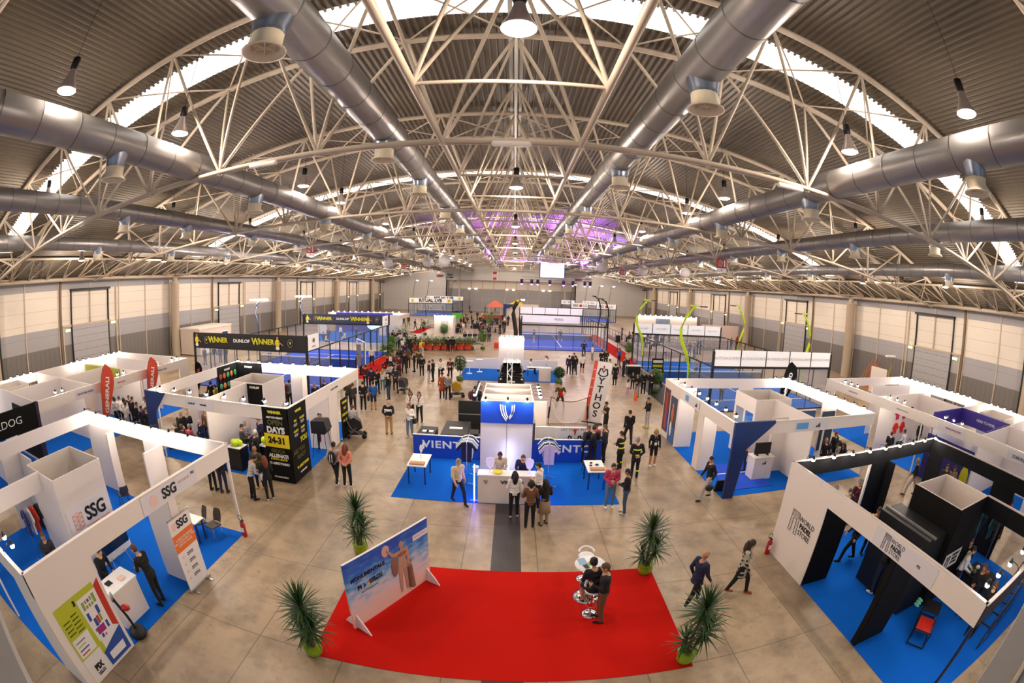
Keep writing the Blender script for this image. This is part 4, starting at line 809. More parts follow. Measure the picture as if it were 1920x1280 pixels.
rack(-1.35, 15.9, 'clothes rack with navy and white polo shirts left of the VIENTO counter', ['161a38', 'f0eee8', '9ab0d8', 'f2f2f2', '161a38', 'ece8e0']); rack(1.7, 15.9, 'clothes rack with grey and white T-shirts right of the VIENTO counter', ['c9bcd0', '10142c', 'f0f0f0', '5f8fd0', '14182e', 'eeeae2'])
MB().lathe([(.11, 0), (.14, .24), (.145, .25), (.12, .24), (.1, .02)], m_line, (-1.1, 16.7, .013), 14).obj('waste_basket', label='white basket beside the navy polo rack by the tower', category='basket')
def chair(x, y, rz, lbl, m_=None, h=.45, name='chair', leg=m_dk):
    m_ = m_ or m_dk; t = empty(name, (x, y, .013), rz, label=lbl, category='chair'); MB().prism([(-.22, -.2), (.22, -.2), (.2, .22), (-.2, .22)], h-.02, h+.02, m_).obj('seat', t)
    b = MB(); n = 6; vs = []
    for i in range(5):
        z = h+.02+i*.1; yy = -.2-.03*i
        for k in range(n+1): u = (k/n-.5); vs.append((u*(.42-.04*abs(i-2)), yy-.06+u*u*.28, z))
    fs = [(i*(n+1)+k, i*(n+1)+k+1, (i+1)*(n+1)+k+1, (i+1)*(n+1)+k) for i in range(4) for k in range(n)]
    b.add(vs, fs, m_, True); b.add([(p[0], p[1]-.015, p[2]) for p in vs], fs, m_, True); b.obj('backrest', t)
    for sx in (-1, 1):
        for sy in (-1, 1): MB().tube((sx*.16, sy*.15, h-.02), (sx*.21, sy*.22, 0), .012, leg, 6).obj('leg', t)
    return t
CH = mat('brown grey shell', '4a4038', .5)
chair(-9.18, 9.3, 2.6, 'brown-grey shell chair with chrome legs at the small SSG table, left one', CH, leg=m_chrome); chair(-8.6, 9.35, 2.9, 'brown-grey shell chair with chrome legs nearest the SSG corner post', CH, leg=m_chrome); chair(3.45, 16.9, 0, 'dark shell chair behind the right VIENTO display table')
chair(-13.3, 9.3, 1.2, 'dark shell chair against the far wall of the SSG booth', CH); table(-9.75, -8.8, 8.7, 9.2, .74, 'small white table with dark legs in the SSG booth')
for k in range(5): MB().lathe([(.03, 0), (.035, .1), (.03, .1)], mat('clear glass', 'dde4e6', .1, alpha=.4, noise=0), (-9.6+.09*k, 8.95+.05*(k % 2), .755), 8).obj('drinking_glass', label='clear glass on the small SSG table', category='glass', group='glasses on the small SSG table')
counter('info_counter', -9.0, -8.35, 4.3, 5.35, 1.05, 'white counter between the two men in the SSG booth')
MB().box(-8.85, -8.65, 4.5, 4.7, 1.07, 1.08, m_dk).obj('tablet', label='black tablet lying on the white SSG counter', category='tablet'); MB().box(-8.7, -8.5, 4.9, 5.1, 1.07, 1.09, m_pinkl).obj('leaflet', label='pink and white leaflet pile on the white SSG counter', category='leaflet')
t = empty('television', (-9.9, 6.0, .013), 0, label='large black television on a white stand in the SSG booth', category='television')
MB().box(-.03, .03, -.6, .6, .95, 1.65, mat('dark screen', '0c1a30', .15, emit=.05, noise=0, ecol='3060a0')).obj('screen', t); MB().box(-.04, .0, -.65, .65, .75, .95, m_line).tube((0, -.3, .8), (.3, -.45, 0), .012, m_chrome).tube((0, .3, .8), (.3, .45, 0), .012, m_chrome).tube((0, 0, .9), (-.3, 0, 0), .012, m_chrome).obj('stand_frame', t)
t = empty('exercise_tower', (-7.95, 4.35, .013), .6, label='black ball-throwing device on a round base at the carpet edge by the SSG counter', category='machine')
MB().lathe([(.22, 0), (.26, .08), (.2, .2), (.08, .24)], m_dk, n=14).obj('base', t); MB().path([(0, 0, .2), (-.08, 0, .6), (-.2, 0, .95), (-.25, 0, 1.1)], .04, m_dk, 7).obj('arm_post', t); MB().sph((-.26, 0, 1.15), .12, m_chrome, 10, (.3, .8, 1.2)).obj('round_disc', t); MB().sph((.0, 0, .85), .12, mat('extinguisher red', 'b01c1c', .35), 10, (1.2, .8, .7)).obj('red_cup', t)
def ext(x, y, lbl):
    t = empty('fire_extinguisher', (x, y, .0), 0, label=lbl, category='fire extinguisher'); MB().lathe([(.07, 0), (.085, .02), (.085, .42), (.05, .5), (.03, .53)], mat('extinguisher red'), n=14).obj('cylinder_body', t); MB().box(-.03, .03, -.06, .06, .53, .57, m_dk).path([(0, 0, .55), (-.12, 0, .62), (-.12, 0, .72), (0, 0, .74), (.05, 0, .6)], .012, m_dk, 6).obj('valve_and_hose', t); MB().box(-.06, .06, -.088, -.083, .2, .35, m_line).obj('label_plate', t)
ext(-7.72, 9.85, 'red fire extinguisher beside the corner post of the SSG booth'); ext(8.12, 9.82, 'red fire extinguisher beside the white wall of the padel store')
# MYTHOS stand behind the tower
my = empty('banner_counter', (2.85, 18.85, 0), 0, label='white low wall with LET THEM PLAY lettering and round crest, behind VIENTO', category='counter')
part(MB().box(1.35, 4.35, 18.8, 18.9, 0, 1.38, m_white).box(2.2, 4.3, 18.77, 18.8, .02, 1.36, mat('banner cloth white', 'e9e5e2', .7)), 'front_wall', my)
sign(my, 'LET THEM PLAY', .14, (3.1, 18.76, 1.28), Fx, m_dk, sp=1.35)
cr = MB(); cr.path([(3.1+.3*math.cos(a), 18.76, .82+.3*math.sin(a)) for a in [math.radians(140+20*k) for k in range(14)]], .035, m_dk, 6).path([(2.92, 18.76, 1.0), (2.98, 18.76, .72), (3.1, 18.76, .87), (3.22, 18.76, .72), (3.28, 18.76, 1.0)], .03, m_dk, 5).prism([(3.03, 1.3), (3.17, 1.3), (3.12, 1.04), (3.08, 1.04)], -18.76, -18.74, m_pred, lambda u, v, w: (u, -w, v)); part(cr, 'crest', my)
MB().box(1.25, 1.9, 20.15, 20.22, 0, 2.2, m_white).box(1.14, 1.24, 17.3, 19.0, 1.2, 2.0, mat('racket shelf dark', '4a4640', .6, noise=.5, scale=20)).obj('side_panel_wall', label='plain white panel standing at the right back of the VIENTO tower', category='panel')
t = empty('tall_banner', (4.75, 23.7, .08), -.05, label='tall leaning white banner with a red edge lettered MYTHOS', category='banner'); t.rotation_euler.y = .13
MB().box(-.3, .5, -.015, .015, .05, 3.5, m_sgr).box(-.5, -.3, -.015, .015, .05, 3.5, mat('banner red', 'd8503c', .7)).obj('banner_sheet', t)
for k, ch in enumerate('YTHOS'): text(ch, .52, m_dk, pose((.08, -.02, 2.42-k*.47), (1, 0, 0), (0, 0, 1)), t, .01, sx=1.1)
cr = MB(); cr.path([(.09+.3*math.cos(a), -.02, 2.95+.25*math.sin(a)) for a in [math.radians(200+14*k) for k in range(11)]], .035, m_dk, 5).path([(-.17, -.02, 2.8), (-.1, -.02, 3.12), (-.02, -.02, 3.12), (.09, -.02, 2.92), (.2, -.02, 3.12), (.28, -.02, 3.12), (.35, -.02, 2.8)], .04, m_dk, 5).box(.04, .12, -.022, -.018, 3.12, 3.3, m_pred); cr.obj('crest', t)
for k in range(6): MB().box(-.46, -.34, -.02, -.016, .5+.5*k, .53+.5*k, m_line).obj('stripe_text', t)
MB().box(-.6, .6, -.15, .15, 0, .05, m_dk).obj('foot_plate', t)
t = empty('hitting_net', (3.4, 23.6, 0), 0, label='portable hitting net with curved black frame left of the tall MYTHOS banner', category='net')
f = MB()
for s in (-1, 1): f.tube((s*1.1, 0, 0), (s*1.0, 0, 1.55), .02, m_dk).tube((s*1.1, 0, .35), (s*1.05, 0, 1.0), .05, m_dk).tube((s*1.1, 0, .02), (s*1.0, -.6, .02), .02, m_dk)
f.path([(-1.0+.2*k, 0, 1.55-.25*(1-((k-5)/5)**2)) for k in range(11)], .018, m_dk, 5).tube((-1.1, 0, .03), (1.1, 0, .03), .015, m_dk); f.obj('frame', t)
MB().box(-1.0, 1.0, -.005, .005, .03, 1.3, mat('white netting', 'e8e0da', .8, alpha=.35, noise=0)).path([(-.9+.18*k, -.01, 1.25-1.15*(1-((k-5)/5)**4)) for k in range(11)], .02, m_line, 5).obj('netting', t)
def desk(u0, v0, u1, v1, h, lbl, items=2):
    x0, y1 = at(u0, v0, h); x1, y0 = at(u1, v1, h); t = empty('cloth_covered_table', ((x0+x1)/2, (y0+y1)/2, 0), 0, label=lbl, category='table'); X, Y = abs(x1-x0)/2, abs(y1-y0)/2
    MB().box(-X, X, -Y, Y, 0, h, m_dk).obj('black_cloth', t)
    for k in range(items): MB().box((-.5+.5*k)*X, (-.5+.5*k)*X+.3, -.2*Y, -.2*Y+.25, h, h+.02, m_line).obj('paper_sheet', label='white sheet of paper number %d on the %s' % (k+1, lbl), category='paper', parent=None) if False else MB().box((-.5+.5*k)*X, (-.5+.5*k)*X+.3, -.2*Y, -.2*Y+.25, h, h+.02, m_line).obj('paper_sheet', t)
    return t
desk(790, 798, 812, 818, .8, 'black-draped table at the left back corner of VIENTO'); desk(838, 788, 875, 816, .95, 'black-draped table behind VIENTO next to the black display wall')
MB().box(-2.4, -1.0, 21.6, 21.7, 0, 1.7, m_dk).box(-2.38, -1.02, 21.58, 21.6, 1.0, 1.04, m_grey).obj('display_wall', label='low black display wall with a shelf behind VIENTO, left of the tower', category='display')
MB().box(-2.0, -1.2, 18.9, 19.6, 0, .9, m_dk).obj('black_case', label='black equipment case behind the left VIENTO wall', category='case')
carpet(-4.0, -1.0, 18.3, 20.3, m_blue, 'small blue carpet patch behind the left VIENTO wall', .01)
# box truss mast
t = empty('truss_mast', (.12, 21.2, 0), 0, label='slender white truss mast behind the VIENTO tower', category='mast'); m = MB()
for sx in (-1, 1):
    for sy in (-1, 1): m.tube((sx*.11, sy*.11, 0), (sx*.11, sy*.11, 4.3), .02, m_line, 5)
for k in range(14):
    z0 = k*.3; s = 1 if k % 2 else -1
    for y in (-.11, .11): m.tube((-s*.11, y, z0), (s*.11, y, z0+.3), .01, m_line, 4)
    for x in (-.11, .11): m.tube((x, -s*.11, z0), (x, s*.11, z0+.3), .01, m_line, 4)
m.obj('lattice', t)
# ---------------------------------------------------------------- car stand
carpet(-4.0, 4.3, 34.4, 39.5, m_blue, 'blue carpet of the car stand in the middle distance')
MB().box(-4.0, -.95, 39.5, 39.6, .012, .95, m_sgr).obj('low_screen', label='low white screen left of the white tower on the car stand', category='screen'); MB().box(1.3, 4.3, 39.5, 39.6, .012, .9, m_sgr).obj('low_screen', label='low white screen right of the white tower on the car stand', category='screen')
MB().box(-1.0, 1.25, 39.7, 42.0, 0, 2.8, m_white).box(-.98, 1.23, 39.68, 39.7, 2.5, 2.78, m_line).obj('display_tower', label='plain white square tower behind the black car', category='tower')
spots([(-.9+.4*k, 39.7, 2.82) for k in range(6)], -math.pi/2, 'glowing arm spotlights on top of the plain white tower')
carb = empty('car', (.2, 34.2, .0), 0, label='black sport utility car seen from the front, below the white tower', category='car')
m_car = mat('black car paint', '141417', .15, .3, noise=0); m_cg = mat('dark car glass', '0a0c10', .05, noise=0)
def loft(mb, secs, mt_):
    vs = []; n = None
    for y, prof in secs:
        n = len(prof); vs += [(x, y, z) for x, z in prof]
    fs = [(i*n+k, i*n+(k+1) % n, (i+1)*n+(k+1) % n, (i+1)*n+k) for i in range(len(secs)-1) for k in range(n)]
    mb.add(vs, fs, mt_, True); mb.add(vs, [tuple(range(n))[::-1], tuple(range((len(secs)-1)*n, len(secs)*n))], mt_)
def sect(w, z0, z1, r=.15): return [(-w, z0), (-w-.02, (z0+z1)/2), (-w+.02, z1-r), (-w+r, z1), (w-r, z1), (w-.02, z1-r), (w+.02, (z0+z1)/2), (w, z0)]
b = MB(); loft(b, [(-2.15, sect(.75, .35, .75)), (-2.0, sect(.88, .28, .88)), (-1.1, sect(.92, .25, 1.02)), (1.9, sect(.92, .25, 1.08)), (2.2, sect(.8, .35, .95))], m_car); b.obj('body', carb)
b = MB(); loft(b, [(-1.15, sect(.8, .98, 1.04, .03)), (-.5, sect(.72, 1.0, 1.56, .12)), (1.5, sect(.7, 1.0, 1.6, .12)), (2.1, sect(.75, 1.0, 1.1, .04))], m_cg); b.obj('cabin_glass', carb); b = MB(); b.box(-.66, .66, -.5, 1.5, 1.57, 1.62, m_car); b.obj('roof', carb)
for x in (-.86, .86):
    for y in (-1.35, 1.4): MB().lathe([(.2, -.12), (.34, -.12), (.36, -.06), (.36, .06), (.34, .12), (.2, .12)], m_dk, (x, y, .36), 16, Matrix.Rotation(math.pi/2, 3, 'Y')).obj('wheel', carb)
for x in (-.65, .65): MB().box(x-.18, x+.18, -2.12, -2.0, .62, .72, m_spotglow if False else m_line).obj('headlight', carb)
MB().box(-.45, .45, -2.17, -2.1, .4, .68, m_cg).box(-.28, .28, -2.19, -2.16, .45, .56, m_line).obj('grille', carb); MB().box(-1.08, -.9, -.75, -.6, .95, 1.1, m_car).box(.9, 1.08, -.75, -.6, .95, 1.1, m_car).obj('side_mirror', carb)
counter('info_counter', 2.38, 3.32, 34.7, 35.2, 1.08, 'white square counter at the right of the car stand')
for k, (u, v) in enumerate(((880, 700), (899, 697))):
    x, y = at(u, v); t = empty('bar_table', (x, y, .013), 0, label='slim white bar %s on the car stand, %s of the two' % (('table', 'left') if k == 0 else ('stool', 'right')), category='table'); MB().lathe([(.25, 0), (.25, .02), (.04, .04)], m_line, n=14).tube((0, 0, 0), (0, 0, 1.05), .03, m_line).obj('pedestal', t); MB().lathe([(.3, 1.03), (.32, 1.06), (.3, 1.08)], m_line, n=16).obj('round_top', t)
table(1.5, 2.9, 36.6, 37.2, .75, 'white table on the car stand with a person on each side')
# red carpets by courts
carpet(-13.1, -10.9, 33, 44, m_red, 'red carpet strip with dark benches beside the dark blue court', .01); carpet(11.7, 13.9, 44, 72, m_red, 'red carpet strip beside the middle court', .01); carpet(-15.5, -13.8, 66, 76, m_red, 'far red carpet strip', .01)
t = empty('goal_frame', (-11.9, 34.0, 0), 0, label='white frame stand with a hanging player cut-out beside the dark blue court', category='frame'); MB().tube((-.8, 1.2, 0), (-.8, 1.2, 2.9), .05, m_line).tube((.7, -1, 0), (.7, -1, 2.9), .05, m_line).tube((-.8, 1.2, 2.9), (.7, -1, 2.9), .05, m_line).obj('post_frame', t); MB().box(-.4, .0, -.05, 0, .9, 2.6, mat('cut-out print', '8b8b90', .6, noise=.6, scale=9)).obj('cut_out', t)
# bright white cube booth, seating row, VIP stand, distant stands
t = MB().box(-10.5, -7.9, 60, 62.5, 0, 3.1, m_white).box(-9.6, -8.6, 59.96, 60, .9, 2.6, mat('grey poster print', 'b8b0b4', .6, noise=.2)).obj('white_cube_booth', label='small white cube booth with a grey poster behind the palms', category='booth')
spots([(-10.4+.5*k, 60.0, 3.12) for k in range(6)], -math.pi/2, 'glowing arm spotlights on the small white cube booth')
carpet(-29, -15.5, 54, 66, m_blue, 'blue carpet under the far left booth with blue walls')
t = booth('far left booth with deep blue back wall and bright spotlights', (-29, 55), [(-29, 66, -15.5, 66), (-15.5, 60, -15.5, 66)], [(-27.5, 65.8, -18, 65.8, mat('deep blue wall', '2a2890', .5)), (-17.5, 62, -15.5, 62, m_white)], [(-29, 62, -27.5, 62), (-19, 62, -18, 62)])
spots([(-28+1.0*k, 66, 3.05) for k in range(12)], -math.pi/2, 'glowing arm spotlights on the far left booth with blue walls')
MB().box(-28, -26.3, 61, 61.1, 1.6, 2.7, mat('bright screen', 'bfe8ea', .4, emit=1.2, noise=0)).obj('video_screen', label='bright pale screen at the left of the far blue booth', category='screen'); MB().tube((-18.6, 58.05, 0), (-18.6, 58.05, 1.9), .05, m_grey).sph((-18.6, 58, 1.9), .9, mat('bright screen'), 12, (1.1, .08, .8)).obj('hexagon_sign', label='pale hexagonal sign at the right of the far blue booth', category='sign')
MB().box(24, 37, 84, 84.2, 0, 2.9, m_white).box(28, 31, 83.9, 84, .3, 2.4, mat('grey blue arch print', '7a8aa0', .5, noise=.4, scale=.8)).box(30, 37, 66, 66.1, .4, 2.9, mat('pink lettered board', 'ead2cc', .6, noise=.1)).obj('stand_wall', label='long brightly lit white stand at the right behind the VIP seating', category='stand')
spots([(24.5+1.1*k, 83.9, 2.95) for k in range(12)], -math.pi/2, 'glowing arm spotlights on the long far right white stand')
t = empty('orange_tent', (-4.4, 112, 0), 0, label='salmon-orange tent in front of the far wall', category='tent'); MB().lathe([(2.3, 2.1), (1.9, 2.6), (1.0, 3.3), (.3, 3.7), (.05, 3.75)], mat('salmon tent cloth', 'e07860', .8), n=10).obj('canopy', t)
for k in range(4): a = math.pi/4+k*math.pi/2; MB().tube((2.1*math.cos(a), 2.1*math.sin(a), 0), (2.1*math.cos(a), 2.1*math.sin(a), 2.1), .04, m_line).obj('pole', t)
MB().box(-2.2, -1.6, 104, 104.3, 0, 3.2, m_navy).prism([(-2.2, 3.2), (1.2, 3.2), (-.2, 2.6), (-1.4, 2.2), (-2.2, 1.6)], -104, -103.9, m_navy, lambda u, v, w: (u, -w, v)).box(-1.4, 6, 105, 108, 0, 3.1, m_white).prism([(-.9, 3.1), (1.2, 4.3), (2.6, 3.1)], -106, -105.9, m_yel, lambda u, v, w: (u, -w, v)).obj('far_stand', label='far white stand with navy corner and a yellow peak', category='stand')
# seating platform right of the middle court
t = empty('vip_terrace', (17.6, 56.5, 0), 0, label='raised grey spectator terrace with black rail right of the middle court', category='platform')
MB().box(-2.3, 3.2, -6, 14, 0, .5, mat('terrace side', 'b5a698', .7)).obj('platform', t)
r = MB().tube((-2.3, -6, 1.5), (-2.3, 14, 1.5), .04, m_dk).tube((-2.3, -6, 1.0), (-2.3, 14, 1.0), .02, m_dk)
for k in range(11): r.tube((-2.3, -6+2*k, .5), (-2.3, -6+2*k, 1.5), .025, m_dk)
r.obj('railing', t)
t = empty('bleachers', (25, 60, 0), 0, label='scaffold bleachers with grey tubes behind the light blue court', category='bleachers'); fb = MB()
for k in range(6):
    fb.box(-4, 6, -3+k*.8, -2.5+k*.8, .4+k*.35, .46+k*.35, m_grey)
    for x in range(11): fb.tube((-4+x, -3+k*.8, 0), (-4+x, -3+k*.8, .45+k*.35), .025, m_grey, 4); fb.tube((-4+x, -3+k*.8, 0), (-3+x, -2.2+k*.8, .45+k*.35), .02, m_grey, 4)
fb.obj('scaffold', t)
t = empty('site_cabin', (-34.8, 41.5, 0), 0, label='white site cabin with a small window by the left wall column', category='cabin'); MB().box(-1.6, 1.6, -3.2, 3.2, .1, 2.9, mat('cabin cream', 'd8cabc', .6)).box(-1.65, 1.65, -3.25, 3.25, 2.85, 3.0, m_white).obj('cabin_body', t); MB().box(1.6, 1.63, 1.2, 2.4, 1.3, 2.2, m_navy).box(1.6, 1.62, 1.1, 2.5, 1.2, 2.3, m_line).box(1.6, 1.63, -2.4, -1.3, .2, 2.2, m_line).obj('window_and_door', t)
# work light, ladders and trestles by the right column
t = empty('work_light', (33.2, 27.5, 0), 0, label='yellow bent stand with white floodlights by the right wall', category='work light'); MB().path([(0, 0, 0), (0, 0, 2.2), (.6, .2, 3.0), (.4, .2, 3.6)], .06, mat('ochre paint', 'b0902a', .5), 6).obj('bent_pole', t); MB().box(-.6, .8, 0, .3, 3.7, 3.85, m_line).obj('lamp_head', t)
for k, dx in enumerate((0, .35, .8)):
    MB().tube((36.6+dx*.4, 35.0-dx, 0), (37.7, 34.0-dx*1.2, 2.6-.3*k), .05, mat('orange ladder', 'c87030', .6), 5).tube((36.6+dx*.4, 34.6-dx, 0), (37.7, 33.6-dx*1.2, 2.6-.3*k), .05, mat('orange ladder'), 5).obj('ladder', label='orange ladder leaning on the wall beside the right column, %s of three' % ORD[k], category='ladder')
MB().box(35.3, 37.2, 31.2, 33, 0, .7, mat('orange crate', 'd06428', .7)).obj('orange_crate', label='orange crate stack beside the ladders at the right wall', category='crate'); MB().box(34.0, 34.1, 28.5, 30.8, 0, 2.4, m_white).obj('leaning_panel', label='spare white panel leaning beside the ladders, right wall', category='panel')
# teardrop flags
def flag(x, y, H, w, lbl, m_, s_, rz, mtx, tilt=0):
    t = empty('teardrop_flag', (x, y, .02), rz, label=lbl, category='flag'); L = []; t.rotation_euler.y = tilt
    for k in range(22):
        u = k/21; L.append((w*(u/.72)**.85 if u < .72 else w*math.sqrt(max(0, 1-((u-.72)/.28)**2)), .35+(H-.35)*u))
    poly = [(a*.72, b) for a, b in L]+[(-a*.28, b) for a, b in L[-2:0:-1]]
    MB().prism(poly, -.008, .008, m_, lambda u, v, w_: (u, w_, v)).obj('flag_sheet', t); MB().path([(0, 0, 0), (0, 0, .35)]+[(-a*.28-.01, 0, b) for a, b in L[2:]], .012, m_dk, 5).obj('pole', t)
    text(s_, .38 if len(s_) > 5 else .3, mtx, pose((w*.2, -.02, H*.62), (0, 0, 1), (-1, 0, 0)), t, .01, sx=1.05); MB().box(-.3, .3, -.3, .3, 0, .04, m_dk).obj('foot_plate', t); return t
m_or = mat('orange red flag', 'd0482c', .7)
flag(-19.7, 13.35, 4.0, 1.0, 'orange-red teardrop flag lettered GENERALI, nearer of the two', m_or, 'GENERALI', math.pi/2, m_line, .2); flag(-19.7, 17.1, 3.8, 1.0, 'orange-red teardrop flag lettered GENERALI, farther of the two', m_or, 'GENERALI', math.pi/2, m_line, .22)
flag(16.3, 22.9, 4.0, 1.1, 'black teardrop flag lettered PADEL 4D behind the totem booth', m_blk, 'PADEL 4D', 0, m_line, .25); flag(-21.2, 24, 2.4, .6, 'small black teardrop flag with an orange emblem by the left court', m_blk, 'PADEL', .3, m_or)
# black stand by right aisle, speaker, goods
t = empty('drum_kit_table', at(1187, 700)+(0,), .0, label='table with dark merchandise next to the black carpet, right aisle', category='table'); MB().box(-.7, .7, -.35, .35, .7, .76, m_line).box(-.6, .6, -.3, .3, 0, .7, m_dk).obj('covered_table', t)
MB().box(10.4, 12.7, 26.5, 42, 0, .011, m_dk).obj('carpet', label='black carpet strip along the left side of the light blue court', category='carpet')
t = empty('poster_stand', (11.7, 33.5, .012), 0, label='black and green framed price poster beside the light blue court', category='poster'); MB().box(-.5, .5, -.03, .03, .2, 2.3, m_dk).box(-.5, -.42, -.2, .2, 0, .22, m_dk).box(.42, .5, -.2, .2, 0, .22, m_dk).obj('board', t)
for k, c_ in enumerate((m_sgr, m_lime, m_pgrn, m_sgr)): MB().box(-.4, .4, -.045, -.03, 1.95-.35*k, 2.15-.35*k, c_).obj('price_panel', t)
MB().prism([(-.12, 0), (.12, 0), (.02, .7), (-.02, .7)], -.1, .1, mat('cone orange', 'e8641a', .6), lambda u, v, w: (8.8+u, 29.2+w, v)).obj('traffic_cone', label='orange traffic cone on the right aisle beside the children', category='cone')
t = empty('loudspeaker', (12.3, 50.2, 0), 0, label='black loudspeaker on a tripod right of the middle court', category='speaker'); MB().box(-.25, .25, -.2, .2, 1.5, 2.3, m_dk).obj('cabinet', t); b = MB().tube((0, 0, .5), (0, 0, 1.5), .025, m_dk)
for a in (.4, 2.5, 4.6): b.tube((0, 0, .7), (.5*math.cos(a), .5*math.sin(a), 0), .02, m_dk)
b.obj('tripod', t)
# padel store goods
t = empty('shoe_display', (10.6, 4.2, .013), -1.08, label='low black steel frame with a red panel and shoes in the padel store', category='display rack'); f = MB()
for sx in (-.28, .28):
    for z in (.03, .5): f.tube((sx, -.75, z), (sx, .75, z), .02, m_dk, 4)
    for yy in (-.75, 0, .75): f.tube((sx, yy, 0), (sx, yy, .5), .02, m_dk, 4)
for yy in (-.75, .75):
    for z in (.03, .5): f.tube((-.28, yy, z), (.28, yy, z), .02, m_dk, 4)
f.obj('frame', t); MB().box(-.26, .26, -.5, .15, .3, .34, mat('bright red panel', 'd8261c', .5)).obj('red_panel', t); MB().box(-.27, .27, .15, .74, .5, .53, m_dk).obj('shelf', t)
for k in range(3): MB().sph((10.42+.14*k, 4.75+.05*k, .62), .1, mat('mint shoe', '6fc0a8', .6), 8, (.5, 1.2, .5)).obj('shoe', label='mint green shoe on the low rack in the padel store, %s of three' % ORD[k], category='shoe', group='mint shoes on the rack')
counter('sales_table', 12.9, 13.9, 3.6, 4.7, .85, 'black sales table with goods between the shoppers in the padel store', m_dk, m_blk)
for k, (x, y, c_) in enumerate(((13.1, 3.9, 'c8605a'), (13.35, 4.1, 'd0c8c0'), (13.5, 4.4, 'e8e4e0'), (13.15, 4.35, '3c6a58'), (13.6, 3.95, 'b04848'))): MB().sph((x, y, .93), .09, mat('goods '+c_, c_, .6), 8, (1.3, 1, .7)).obj('merchandise', label='small %s pack on the black sales table' % ('pink', 'grey', 'white', 'green', 'red')[k], category='merchandise')
t = empty('ladder_rack', (13.6, 2.5, .013), .1, label='long black ladder-like display frame at the lower right edge', category='display rack'); f = MB()
for z in (.1, .7): f.tube((-1.9, 0, z), (2.6, 0, z), .03, m_dk, 4).tube((-1.9, .5, z), (2.6, .5, z), .03, m_dk, 4)
for k in range(7): f.tube((-1.9+.75*k, 0, .7), (-1.9+.75*k, .5, .7), .03, m_dk, 4).tube((-1.9+.75*k, 0, 0), (-1.9+.75*k, 0, .7), .02, m_dk, 4)
f.obj('frame', t)
def padel(t0, x, y, z, m_, axis='x', lbl=None, grp=None, s=1.):
    """a racket hanging on a wall"""
    r = empty('padel_racket', (x, y, z), 0 if axis == 'x' else math.pi/2, label=lbl, category='racket')
    if grp: r['group'] = grp
    MB().lathe([(.02, -.018), (.12*s, -.018), (.13*s, 0), (.12*s, .018), (.02, .018)], m_, (0, 0, 0), 14, Matrix.Rotation(math.pi/2, 3, 'X') @ Matrix.Diagonal((1, 1.15, 1))).obj('racket_face', r)
    MB().tube((0, 0, -.13*s), (0, 0, -.3*s), .018, m_dk, 6).obj('handle', r); return r
cols = ['b0402a', '7a2438', 'c86030', 'd8b89a', '3f9a60', 'a83a5a', 'e07a30', '58607a', '2f8a5a']
for j in range(3):
    for k in range(5): padel(None, -15.86, 20.15+k*.38, 2.45-j*.55, mat('racket '+cols[(j*4+k*2) % 9], cols[(j*4+k*2) % 9], .4), 'y', 'padel racket on the black racket wall, %s row from top, %s from its near end' % (ORD[j], ORD[k]), 'rackets on the black wall of the OPEN DAYS booth', 1.1)
for k in range(6): padel(None, 25.0+k*.5, 13.1, 2.35, mat('dark red racket', '7a2420', .4) if k < 4 else m_grey, 'x', 'racket hanging on the white wall of the right booth row, %s from the left' % ORD[k], 'rackets in a row on the right booth row wall', 1.3)
for k in range(4): padel(None, 11.38+k*.0, 5.6+k*.4, 1.75-.0*k, mat('graphite racket', '26282e', .35) if k != 1 else mat('red orange racket', 'c0442a', .4), 'y', 'racket displayed on the black block of the padel store, %s along' % ORD[k], None, 1.2).location.x = 10.25
for k, c_ in enumerate(('c0205a', 'e02818', 'c81838', 'd82020', '20242c')):
    m = MB(); shirt(m, 0, 0, 0, .28, .6, mat('cloth '+c_, c_, .9)); o = m.obj('hanging_shirt', label='%s shirt hanging on the white wall of the right booth row' % ('magenta', 'red', 'crimson', 'scarlet', 'black')[k], category='shirt'); o.location = (22.2+(k//2)*.75, 16.9, 2.2-(k % 2)*.85)
rack(15.6, 5.4, 'tall clothes rack with dark and teal garments in the padel store', ['161616', '2a5a60', '1c1c1c', '3c6a70']); rack(-13.2, 4.8, 'clothes rail seen through the left opening of the SSG booth', ['1b2a66', 'e8e4e0', 'd84028', '20242c', '2a4f9e'])
MB().box(11.6, 12.6, 5.3, 6.6, .02, 1.9, mat('cardboard')).obj('cardboard_box', label='large brown cardboard box inside the open storage cubicle of the padel store', category='box')
t = empty('ball_podium', (-10.9, 14.5, .013), 0, label='black podium with a white emblem left of the OPEN DAYS poster', category='podium'); MB().box(-.35, .35, -.3, .3, 0, .98, m_dk).obj('podium_body', t); MB().box(-.37, .37, -.32, .32, .98, 1.0, m_line).obj('podium_top', t)
for k, (dx, dy, r_) in enumerate(((-.15, 0, .14), (.02, -.1, .16), (.18, .02, .14), (.0, .12, .13))): MB().sph((-10.9+dx, 14.5+dy, 1.015+r_), r_, mat('tennis ball', 'cfe82a', .8), 12).obj('big_tennis_ball', label='oversized yellow tennis ball on the black podium, %s of four' % ORD[k], category='ball', group='oversized balls on the podium')
t = empty('ball_podium', (-9.75, 15.1, .013), 0, label='narrow podium carrying one oversized ball beside the OPEN DAYS poster', category='podium'); MB().box(-.22, .22, -.22, .22, 0, .98, m_dk).box(-.25, .25, -.25, .25, .98, 1.0, m_line).obj('podium_body', t); MB().sph((-9.75, 15.1, 1.2), .17, mat('tennis ball'), 12).obj('big_tennis_ball', label='single oversized yellow tennis ball beside the OPEN DAYS poster', category='ball')
t = empty('roll_up_banner', (-7.75, 19.6, .0), 0, label='black roll-up banner with yellow lettering at the OPEN DAYS booth', category='banner'); MB().box(-.015, .015, -.45, .45, .08, 2.05, m_blk).obj('banner_sheet', t); MB().box(-.12, .14, -.48, .48, 0, .08, m_grey).obj('stand_base', t)
